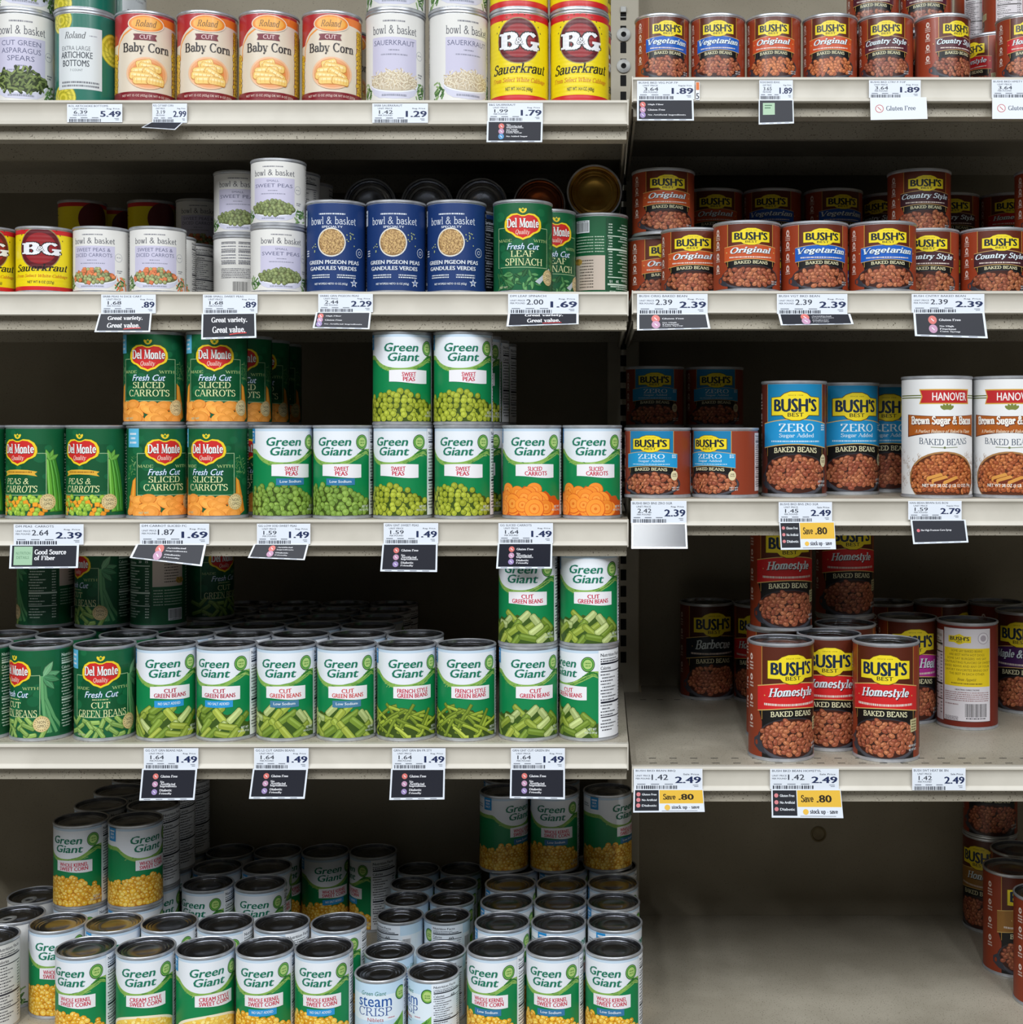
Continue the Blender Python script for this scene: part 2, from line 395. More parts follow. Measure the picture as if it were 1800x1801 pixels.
# ------------------------------------------------------------------ label designs
rng = random.Random(7)
WHITE, BLACK = (232, 236, 242), (16, 16, 18)
def vary(c, d):
    k = rng.uniform(-d, d); return tuple(max(0, min(255, v+k*(.6+.4*(i != 2)))) for i, v in enumerate(c))
def fill(a, x0, x1, y0, y1, inside, size, draw, jit=.35, apart=3, lay=4):
    """jittered rows of food pieces over a region, back to front; pieces far enough apart share a layer"""
    dy = size*a.asp*.72; y = y0; row = 0
    while y < y1:
        x = x0+(row % 2)*size*.5; k0 = a.k; i = 0
        while x < x1:
            u, v = x+rng.uniform(-jit, jit)*size, y+rng.uniform(-jit, jit)*dy
            if inside(u, v): a.k = k0+(i % apart)*lay; draw(u, v); i += 1
            x += size
        a.k = k0+(apart*lay if i else 0)
        y += dy; row += 1
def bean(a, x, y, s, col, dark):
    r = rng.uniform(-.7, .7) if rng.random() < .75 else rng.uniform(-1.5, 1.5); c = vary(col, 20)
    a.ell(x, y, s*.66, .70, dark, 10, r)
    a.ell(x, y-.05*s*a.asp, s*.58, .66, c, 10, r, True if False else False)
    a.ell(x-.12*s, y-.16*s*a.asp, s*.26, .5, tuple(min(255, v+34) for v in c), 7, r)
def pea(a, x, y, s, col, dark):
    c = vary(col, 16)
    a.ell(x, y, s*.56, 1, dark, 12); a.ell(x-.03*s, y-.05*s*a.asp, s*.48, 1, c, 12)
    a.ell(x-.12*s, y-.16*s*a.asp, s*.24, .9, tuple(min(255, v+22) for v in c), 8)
def microtext(a, x0, x1, y, h, col, seed=0):
    """a line of print too small to read: word-long dashes"""
    r = random.Random(int(x0*7+y*1000)+seed); x = x0; a.k += 1
    while x < x1:
        l = r.uniform(.8, 3.6); e = min(x+l, x1); yy = y
        a.rect(x, e, yy, yy+h, col, True); x = e+r.uniform(.6, 1.2)
def facts(a, x0, x1, ink, paper=None, y0=.0, y1=1.0):
    if paper: a.rect(x0, x1, y0, y1, paper)
    h = y1-y0; wd = x1-x0; l, r = x0+wd*.06, x1-wd*.05
    a.text('Nutrition', l, l+min(wd*.5, 34), y0+h*.035, y0+h*.075, ink, 'b'); a.text('Facts', l+min(wd*.55, 37), l+min(wd*.82, 56), y0+h*.035, y0+h*.075, ink, 'b')
    microtext(a, l, r-wd*.3, y0+h*.095, h*.012, ink); microtext(a, l, r-wd*.1, y0+h*.12, h*.016, ink)
    a.rect(l, r, y0+h*.145, y0+h*.165, ink)
    a.text('Calories', l, l+min(wd*.4, 24), y0+h*.185, y0+h*.225, ink, 'b'); a.rect(l, r, y0+h*.24, y0+h*.252, ink)
    y = .275; i = 0
    while y < .93:
        microtext(a, l+(wd*.04 if i % 3 == 1 else 0), l+wd*(.3+.3*((i*37 % 10)/10)), y0+h*y, h*.014, ink)
        microtext(a, r-wd*.16, r-wd*.03, y0+h*y, h*.014, ink)
        y += .036; i += 1
        if i in (9, 13): a.rect(l, r, y0+h*(y-.01), y0+h*(y+(.012 if i == 9 else .002)), ink); y += .03
def barcode(a, x0, x1, y0, y1, ink=(20, 20, 24), paper=WHITE):
    a.rect(x0, x1, y0, y1, paper); r = random.Random(int(x0+y0*100)); x = x0+.06*(x1-x0); a.k += 1
    while x < x1-.08*(x1-x0):
        d = r.choice((.012, .02, .03))*(x1-x0); a.rect(x, x+d, y0+.08*(y1-y0), y1-.16*(y1-y0), ink, True); x += d+r.choice((.014, .024))*(x1-x0)
    microtext(a, x0+.1*(x1-x0), x1-.1*(x1-x0), y1-.11*(y1-y0), .06*(y1-y0), ink)
def sz(D, H): return D/2000-.0009, (H-8.6)/1000

# ---- white and green can with the italic two-line name
GG_INK, GG_GREEN, GG_DARK = (20, 118, 92), (10, 130, 74), (10, 84, 48)
def gg(lines, art, sub=None, red=(196, 40, 70), salt=True, D=73.8, H=114):
    a = Art(*sz(D, H)); a.step = 2.5e-6
    a.rect(-180, 180, 0, 1, WHITE)
    a.band(-180, 180, lambda x: 0, lambda x: .03, (196, 216, 234), 30)
    hill = lambda x: max(.235, .388-.17*(abs(x+4)/64)**2.4)
    a.band(-130, 77, lambda x: hill(x), lambda x: 1, GG_GREEN, 34)
    a.band(-130, 77, lambda x: hill(x), lambda x: hill(x)+.05, (136, 178, 84), 34)
    for i in range(46):                                        # strands of the furrowed field
        x = rng.uniform(-110, 74); d = 1 if x > -4 else -1
        y = hill(x)+rng.uniform(.0, .06); c = rng.choice(((88, 150, 60), (60, 128, 50), (180, 206, 120), (30, 110, 50)))
        l = rng.uniform(8, 20); x2 = min(76, x+l*.5*d+l*.3)
        a.line([(x, y), (x2, hill(x2)+(y-hill(x))*1.4)], .9, c)
    for i in range(7):
        x = 46+i*4.2; a.line([(x, hill(x)+.012*i*.3), (x+11 if x+11 < 76 else 76, hill(x)-.02+.012*i)], 1.6, (24, 112, 46))
        a.line([(x-6, hill(x-6)+.05), (min(76, x+12), hill(x)+.02+.01*i)], .8, (150, 190, 96))
    top = lambda x: .635+.15*(max(0, x-12)/60)+.018*math.sin(x*.3) if x > -20 else .635+.08*(min(60, -20-x)/60)+.018*math.sin(x*.3)
    if art == 'peas' or art == 'peas2':
        col = (156, 166, 46) if art == 'peas' else (122, 154, 62)
        a.band(-126, 77, lambda x: top(x)+.04, lambda x: 1, (62, 82, 20), 34)
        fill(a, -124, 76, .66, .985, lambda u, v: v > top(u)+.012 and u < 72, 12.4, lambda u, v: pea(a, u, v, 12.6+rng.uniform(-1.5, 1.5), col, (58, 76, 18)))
    elif art == 'beans':
        a.band(-126, 77, lambda x: top(x)+.05, lambda x: 1, (58, 84, 24), 34)
        def cut(u, v):
            r = rng.choice((-.9, -.6, .7, .9, -.75, .2)); l = rng.uniform(24, 46); wd = rng.uniform(11, 13.5); c = vary(rng.choice(((142, 160, 58), (156, 170, 64), (112, 138, 44), (176, 190, 120))), 12)
            if u+l/2*abs(math.cos(r)) > 75: l *= .5; u -= 6
            a.bar(u, v, l, wd+1.6, r, (62, 90, 28), False, True); a.bar(u, v, l-1.4, wd, r, c, False, True)
            a.bar(u-1.2*math.sin(-r)*.8, v-2.0*a.asp, l*.8, wd*.3, r, tuple(min(255, q+26) for q in c))
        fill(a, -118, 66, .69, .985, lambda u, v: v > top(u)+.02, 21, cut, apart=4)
    elif art == 'french':
        a.band(-126, 77, lambda x: top(x)+.05, lambda x: 1, (56, 76, 20), 34)
        def strand(u, v):
            r = rng.choice((.5, .7, .35, -.6, -.3, .9, -1.1)); l = rng.uniform(34, 60); c = vary(rng.choice(((150, 168, 52), (172, 186, 70), (120, 140, 40))), 14)
            P = []
            for i in range(6):
                t = i/5-.5; b = (t*t-.25)*rng.choice((-12, 12)) if i == 0 else (t*t-.25)*9
                P.append((min(75, u+t*l*math.cos(r)), min(.985, max(top(u)-.03, v+(t*l*math.sin(r)+b)*a.asp))))
            a.line(P, 7.2, (62, 84, 22)); a.line(P, 5.6, c); a.line([(p[0], p[1]-.9*a.asp) for p in P], 1.1, tuple(min(255, q+28) for q in c))
        fill(a, -112, 66, .71, .99, lambda u, v: v > top(u)+.04, 17, strand, apart=5, lay=7)
    elif art == 'carrots':
        a.band(-126, 77, lambda x: top(x)+.04, lambda x: 1, (200, 84, 20), 34)
        def disc(u, v):
            s = rng.uniform(15, 20); k = rng.uniform(.72, 1); r = rng.uniform(-.4, .4)
            if u+s > 77: return
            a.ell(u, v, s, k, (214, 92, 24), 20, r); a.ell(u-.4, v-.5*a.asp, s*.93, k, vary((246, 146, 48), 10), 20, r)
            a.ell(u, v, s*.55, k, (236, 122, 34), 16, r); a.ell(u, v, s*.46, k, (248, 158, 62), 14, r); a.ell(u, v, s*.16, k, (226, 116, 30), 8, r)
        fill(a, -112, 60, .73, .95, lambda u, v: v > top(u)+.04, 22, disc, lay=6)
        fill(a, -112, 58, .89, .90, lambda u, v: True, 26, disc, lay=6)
    elif art == 'corn':
        top2 = lambda x: top(x)-.02
        a.band(-126, 77, lambda x: top2(x)+.05, lambda x: 1, (196, 128, 20), 34)
        def kern(u, v):
            s = rng.uniform(9, 12.5); c = vary(rng.choice(((242, 190, 56), (230, 166, 36), (250, 206, 86))), 12); r = rng.uniform(-.8, .8)
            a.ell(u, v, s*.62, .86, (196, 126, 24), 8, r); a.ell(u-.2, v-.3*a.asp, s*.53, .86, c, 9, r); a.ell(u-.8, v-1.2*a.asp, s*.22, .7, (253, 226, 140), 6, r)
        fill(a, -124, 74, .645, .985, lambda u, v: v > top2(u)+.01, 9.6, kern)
    elif art == 'cream':
        inside = lambda u, v, cx=6, cy=.9, rx=80, ry=.235: ((u-cx)/rx)**2+((v-cy)/ry)**2 < 1
        cup = [(6+84*math.cos(t*PI/24), .9-.25*math.sin(t*PI/24)) for t in range(25) if 6+84*math.cos(t*PI/24) < 77] + [(-78, 1), (76, 1)]
        a.band(-78, 76, lambda x: .9-.25*math.sqrt(max(0, 1-((x-6)/84)**2)), lambda x: 1, (240, 232, 206), 30)
        a.band(-70, 74, lambda x: .9-.222*math.sqrt(max(0, 1-((x-6)/77)**2)), lambda x: 1, (244, 208, 96), 30)
        def kern(u, v):
            s = rng.uniform(7, 10); c = vary(rng.choice(((246, 214, 100), (238, 190, 66), (250, 226, 140))), 10); r = rng.uniform(-.8, .8)
            a.ell(u, v, s*.62, .66, (226, 176, 66), 8, r); a.ell(u-.3, v-.4*a.asp, s*.5, .66, c, 8, r)
        fill(a, -66, 72, .70, .985, lambda u, v: ((u-6)/74)**2+((v-.9)/.21)**2 < 1 or v > .9, 8.5, kern, apart=3)
    # banner
    a.band(-25, 54, lambda x: .412-.006*math.sin((x+24)/76*PI), lambda x: .556-.012*math.sin((x-10)/60*PI)*(-1), (238, 236, 240), 12)
    n = len(lines)
    for i, t in enumerate(lines):
        y0 = .432+.054*i
        if len(t) <= 4: x0, x1 = 2, 26
        elif len(t) <= 6: x0, x1 = 0, 28
        elif len(t) <= 8: x0, x1 = -6, 38
        else: x0, x1 = -17, 45
        a.text(t, x0, x1, y0, y0+.05, red, 'b', bold=.034, arch=-.006)
    if sub:
        t, c = sub
        a.band(-16, 40, lambda x: .572, lambda x: .648+.004*math.sin((x+16)/56*PI), c, 10)
        a.text(t, -9, 33, .592, .622, WHITE, 'b', bold=.012)
    # name
    a.text('Green', -36, 33, .098, .198, GG_INK, 'b', shear=.2, bold=.022)
    a.text('Giant', -28, 35, .21, .308, GG_INK, 'b', shear=.2, bold=.022)
    # seal
    a.ell(56, .155, 13.5, 1.08, GG_DARK, 26); a.ell(56, .155, 12, 1.08, (150, 196, 92), 26); a.ell(56, .155, 11, 1.08, (62, 140, 54), 26); a.ell(56, .155, 8.6, 1.08, (176, 206, 120), 22)
    microtext(a, 50.5, 61.5, .135, .014, (90, 140, 60)); microtext(a, 51, 61, .165, .014, (90, 140, 60))
    a.ell(56, .16, 11.5, 1.08, (30, 100, 44), 14, a0=10, a1=170) if False else None
    if salt:
        a.rect(-92, -70, .0, .17, (36, 140, 204)); microtext(a, -88, -74, .03, .02, WHITE); a.text('SEA', -87, -75, .065, .095, WHITE, 'b'); a.text('SALT', -88, -74, .11, .14, WHITE, 'b')
    a.text('NET WT', 56, 73, .885, .915, (216, 224, 216), 'b'); a.text('14.5 OZ (411g)', 50, 74, .925, .955, (216, 224, 216), 'b')
    microtext(a, -118, -100, .1, .014, (90, 110, 130)); microtext(a, -118, -98, .13, .014, (90, 110, 130))
    facts(a, 77, 150, (24, 30, 44), (240, 242, 246))
    a.rect(150, 180, .3, 1, GG_GREEN); a.rect(-180, -130, .62, 1, GG_GREEN); barcode(a, -176, -138, .7, .95); facts(a, -176, -134, (60, 70, 84), None, .05, .58)
    return a
# ---- pale blue can with thin script name
def crisp(D, H):
    a = Art(*sz(D, H)); a.step = 2.5e-6
    a.rect(-180, 180, 0, 1, (196, 222, 242)); a.band(-180, 180, lambda x: .18, lambda x: .6, (224, 236, 246), 30)
    hill = lambda x: .80-.26*(max(0, x-2)/60)**1.4 if x < 64 else .52
    a.band(-100, 66, hill, lambda x: 1, (120, 176, 70), 30)
    for i in range(30):
        x = rng.uniform(0, 60); a.line([(x-8, hill(x-8)+.05+rng.uniform(0, .1)), (x+4, hill(x+4)+rng.uniform(0, .06))], 1.2, rng.choice(((60, 130, 50), (170, 206, 110), (40, 112, 44))))
    def kern(u, v):
        s = rng.uniform(8, 10); a.ell(u, v, s*.6, .86, (200, 140, 30), 8); a.ell(u, v-.3*a.asp, s*.52, .86, vary((246, 204, 72), 12), 8)
    a.band(-100, 40, lambda x: .9+.05*math.sin(x*.15)*.3, lambda x: 1, (232, 176, 50), 20)
    fill(a, -98, 36, .9, .99, lambda u, v: True, 9, kern)
    a.text('Green Giant', -38, 20, .12, .19, GG_INK, 's', shear=.2)
    a.text('steam', -46, 33, .22, .37, (28, 84, 160), 's', bold=.006); a.text('CRISP', -46, 33, .38, .52, (24, 70, 146), 'r', stem=.11, thin=.06)
    a.text('Niblets', -22, 14, .55, .61, (176, 60, 74), 's'); microtext(a, -18, 12, .64, .018, (120, 120, 140)); microtext(a, 24, 40, .55, .014, (190, 90, 100))
    a.ell(57, .2, 15, 1.05, GG_DARK, 24); a.ell(57, .2, 13, 1.05, (120, 176, 70), 24); a.ell(57, .2, 10, 1.05, (180, 208, 124), 20); microtext(a, 51, 63, .18, .02, (90, 140, 60)); microtext(a, 51, 63, .215, .02, (90, 140, 60))
    facts(a, 66, 150, (24, 30, 44), (226, 234, 244)); a.text('60', 112, 124, .2, .25, (24, 30, 44), 'b')
    barcode(a, 155, 178, .2, .8)
    return a
# ---- deep green can with the red heart-shaped crest
DM, DM2, CREAM = (16, 92, 54), (12, 64, 38), (226, 230, 172)
def crest(a, cx, cy, s):
    """red heart-shaped crest with a yellow rim, s = half width in degrees"""
    shape = [(-.08, -.62), (-.3, -.74), (-.6, -.7), (-.84, -.5), (-.96, -.2), (-.98, .12), (-.9, .38), (-.74, .52), (-.6, .58), (-.5, .68), (-.36, .84), (-.16, .92), (0, 1.02),
             (.16, .92), (.36, .84), (.5, .68), (.6, .58), (.74, .52), (.9, .38), (.98, .12), (.96, -.2), (.84, -.5), (.6, -.7), (.3, -.74), (.08, -.62)]
    for k, c, e in ((1.0, (150, 120, 20), 0), (.985, (240, 208, 40), 0), (.86, (204, 40, 38), 0)):
        a.poly([(cx+x*s*k, cy+y*s*.76*k*a.asp) for x, y in shape], c)
    for dx, r in ((0, 1.57), (-.1, .9), (.1, 2.2)):
        a.ell(cx+dx*s, cy-.69*s*a.asp, s*.14, .5, (236, 206, 50), 8, r)
    a.ell(cx, cy-.70*s*a.asp, s*.07, 1, (60, 130, 50), 8)
    a.text('Del Monte', cx-s*.84, cx+s*.84, cy-.30*s*a.asp, cy+.18*s*a.asp, (60, 14, 18), 'R', stem=.3, thin=.13, bulge=.12)
    a.text('Del Monte', cx-s*.83, cx+s*.82, cy-.30*s*a.asp, cy+.15*s*a.asp, (240, 240, 238), 'R', bulge=.12)
    a.text('Quality', cx-s*.36, cx+s*.36, cy+.25*s*a.asp, cy+.54*s*a.asp, (240, 214, 200), 'r', shear=.25)
def gmo(a, x, y):
    a.ell(x, y, 15.5, 1, (214, 188, 132), 28); a.ell(x, y, 14.5, 1, (190, 158, 98), 28); a.ell(x, y, 14, 1, (226, 204, 152), 28)
    a.ell(x, y, 10.4, 1, (190, 158, 98), 24); a.ell(x, y, 10, 1, (230, 210, 160), 24)
    for i in range(18):
        t = i*20; a.bar(x+12*math.cos(math.radians(t)), y+12*math.sin(math.radians(t))*a.asp, 2, 1.3, math.radians(t+90), (120, 96, 52), i > 0)
    a.text('NON', x-7.5, x+7.5, y-6.5*a.asp, y-.8*a.asp, (44, 38, 26), 'b', bold=.0); a.text('GMO', x-7.8, x+7.8, y+1*a.asp, y+6.7*a.asp, (44, 38, 26), 'b', bold=.0)
def delm(kind, D=73.8, H=114):
    a = Art(*sz(D, H)); a.step = 2.5e-6
    a.rect(-180, 180, 0, 1, DM); a.band(-56, 56, lambda x: .18, lambda x: .72, (10, 82, 46), 12)
    for i in range(30):
        x, y = rng.uniform(-90, 90), rng.uniform(.02, .9); a.ell(x, y, rng.uniform(6, 14), .8, vary((20, 100, 60), 7), 10)
    pc = kind == 'peascarrots'
    # leaves and vegetables at the side
    def leaf(x, y, l, r, c, vein=True):
        P = [(0, 0), (.2, .16), (.5, .22), (.8, .12), (1, 0), (.8, -.12), (.5, -.22), (.2, -.16)]; cs, sn = math.cos(r), math.sin(r)
        a.poly([(x+l*(p*cs-q*sn), y+l*(p*sn+q*cs)*a.asp) for p, q in P], tuple(v*.6 for v in c)); a.poly([(x+l*.96*(p*cs-q*.86*sn), y+l*.96*(p*sn+q*.86*cs)*a.asp) for p, q in P], c)
        if vein: a.line([(x, y), (x+l*.9*cs, y+l*.9*sn*a.asp)], .8, tuple(min(255, v+30) for v in c))
    frame = (170, 196, 150)
    if kind == 'greenbeans':
        for i, (dx, b) in enumerate(((0, 6), (5, 12), (10, 22), (-2, 2))):
            a.line([(58+dx*.3, .3), (60+dx*.5, .55), (64+dx+b*.3, .78), (68+dx+b, .95)], 7, (40, 110, 62)); a.line([(58+dx*.3, .3), (60+dx*.5, .55), (64+dx+b*.3, .78), (68+dx+b, .945)], 5.4, vary((96, 160, 104), 12))
        for r, c in ((-.2, (96, 160, 112)), (.9, (80, 146, 98)), (-1.0, (120, 176, 128)), (.3, (70, 136, 90))): leaf(60, .3, 34, r, c)
    elif pc:
        for dx, c in ((0, (104, 176, 60)), (9, (80, 156, 48)), (17, (64, 140, 44))):
            a.line([(58+dx*.6, .36), (60+dx, .55), (62+dx*1.2, .75), (66+dx*1.1, .95)], 11, tuple(v*.6 for v in c)); a.line([(58+dx*.6, .36), (60+dx, .55), (62+dx*1.2, .75), (66+dx*1.1, .945)], 9, c)
            a.line([(57+dx*.6, .36), (58+dx, .55), (60+dx*1.2, .75), (64+dx*1.1, .94)], 2, tuple(min(255, v+44) for v in c))
        for r in (-1.2, -.5, -1.9): leaf(60, .36, 22, r, (110, 176, 70))
    elif kind == 'carrots':
        for s in (-1, 1):
            a.poly([(s*58, .56), (s*66, .6), (s*82, .95), (s*70, .99), (s*58, .99)], (226, 132, 36)); a.poly([(s*60, .57), (s*64, .6), (s*74, .95), (s*64, .99)], (244, 170, 60))
        for i in range(60):
            s = rng.choice((-1, 1)); x, y = s*rng.uniform(58, 84), rng.uniform(.32, .58); a.bar(x, y, 7, 1.4, rng.uniform(-1.5, 1.5), rng.choice(((90, 140, 80), (60, 116, 66), (130, 170, 110))))
    elif kind == 'spinach':
        for i in range(9): leaf(60+rng.uniform(-4, 8), .4+.05*i, 28, rng.uniform(-1, 1), vary((50, 122, 60), 14))
    # frame
    yb = .765 if kind != 'spinach' else .74
    for s in (-1, 1): a.line([(s*54, .285), (s*54, yb)], 1.3, frame)
    a.line([(-54, .285), (-30, .285)], 1.1, frame); a.line([(30, .285), (54, .285)], 1.1, frame); a.line([(-54, yb), (54, yb)], 1.1, frame)
    # dish at the foot
    if kind == 'carrots':
        def slc(u, v):
            s = rng.uniform(12, 17); k = rng.uniform(.5, .8); r = rng.uniform(-.5, .5); c = vary((240, 158, 66), 12)
            a.ell(u, v, s, k, (206, 108, 30), 16, r); a.ell(u-.3, v-.6*a.asp, s*.93, k, c, 16, r); a.ell(u-.3, v-.6*a.asp, s*.5, k, tuple(min(255, q+12) for q in c), 12, r)
        fill(a, -66, 66, .815, .97, lambda u, v: True, 18, slc, lay=5)
    elif pc:
        def pp(u, v):
            if rng.random() < .36:
                c = vary((238, 158, 40), 12); r = rng.uniform(-.6, .6); a.bar(u, v, 10, 9, r, (190, 110, 24), False, True); a.bar(u-.3, v-.6*a.asp, 8.6, 7.4, r, c, False, True)
            else: pea(a, u, v, 10.5, (150, 186, 62), (70, 116, 36))
        fill(a, -66, 52, .80, .985, lambda u, v: True, 10, pp)
    elif kind == 'greenbeans':
        def cb(u, v):
            r = rng.uniform(-1.2, 1.2); l = rng.uniform(20, 30); c = vary((134, 168, 84), 14); a.bar(u, v, l, 9.6, r, (60, 96, 44), False, True); a.bar(u-.3, v-.5*a.asp, l-2, 7.8, r, c, False, True); a.bar(u-.5, v-2.2*a.asp, l*.7, 2, r, tuple(min(255, q+26) for q in c))
        fill(a, -64, 56, .81, .97, lambda u, v: v > .79, 17, cb)
    else:
        for i in range(40):
            leaf(rng.uniform(-58, 34), rng.uniform(.8, .96), rng.uniform(12, 22), rng.uniform(0, 6.2), vary(rng.choice(((56, 118, 62), (90, 150, 88), (34, 90, 46))), 12))
        a.poly([(24, .90), (60, .735), (64, .75), (34, .93)], (190, 200, 206))
    # words
    crest(a, 0, .25, 39)
    if pc:
        a.poly([(-36, .495), (-20, .475), (0, .47), (20, .475), (38, .495), (33, .52), (38, .55), (20, .53), (0, .525), (-20, .53), (-36, .55), (-31, .52)], (226, 176, 60)); microtext(a, -26, 28, .492, .016, (150, 96, 20))
        a.text('PEAS &', -30, 22, .57, .64, CREAM, 'r', shear=.16); a.text('CARROTS', -33, 38, .655, .735, CREAM, 'r', shear=.16)
    else:
        a.text('MADE', -52, -22, .415, .448, (176, 200, 130), 'r'); a.text('WITH', 20, 52, .415, .448, (176, 200, 130), 'r')
        y = .058 if kind != 'greenbeans' else .06
        a.text('Fresh Cut', -32, 33, .405+y, .478+y, (60, 120, 190), 'b', shear=.35, bold=.03); a.text('Fresh Cut', -32, 33, .405+y, .478+y, (236, 244, 250), 'b', shear=.35, bold=.0)
        if kind == 'carrots': a.text('SLICED', -31, 31, .548, .62, CREAM, 'r'); a.text('CARROTS', -40, 41, .637, .715, CREAM, 'r')
        elif kind == 'spinach': a.text('LEAF', -24, 22, .548, .62, CREAM, 'r'); a.text('SPINACH', -36, 40, .637, .72, CREAM, 'r')
        else:
            microtext(a, -16, 14, .555, .012, (200, 210, 150)); a.text('CUT', -18, 17, .59, .66, CREAM, 'r'); a.text('GREEN BEANS', -47, 49, .68, .765, CREAM, 'r')
    gmo(a, 57, .845)
    if kind != 'peascarrots':
        a.rect(-80, -50 if kind != 'spinach' else -82, .0, .215, (96, 186, 224))
        if kind != 'spinach': microtext(a, -74, -56, .05, .022, WHITE); microtext(a, -72, -58, .1, .022, WHITE); microtext(a, -74, -56, .15, .022, WHITE)
    a.text('NET WT', -50, -30, .955, .98, (190, 200, 160), 'b')
    # back
    a.rect(-124, -90, .02, .98, (20, 80, 50)); 
    for i in range(24): microtext(a, -120, -94, .06+.037*i, .014, (196, 212, 196))
    facts(a, 92, 156, (206, 222, 206), (14, 74, 44), .02, .98)
    a.text('20', 127, 134, .19, .22, (226, 236, 226), 'b'); a.text('15', 143, 149, .19, .22, (226, 236, 226), 'b')
    a.rect(158, 180, .1, .52, (206, 190, 176)); a.rect(-180, -134, .1, .52, (206, 190, 176))
    for i in range(10): microtext(a, -178, -146, .13+.036*i, .013, (60, 50, 40))
    a.ell(-142, .45, 11, .6, (196, 140, 70), 14); fill(a, -150, -134, .42, .48, lambda u, v: True, 4, lambda u, v: a.ell(u, v, 2, .8, vary((150, 130, 50), 30), 7))
    for i in range(6): microtext(a, 160, 179, .56+.036*i, .013, (180, 204, 180)); microtext(a, -178, -136, .56+.036*i, .013, (180, 204, 180))
    barcode(a, -170, -136, .80, .95)
    return a
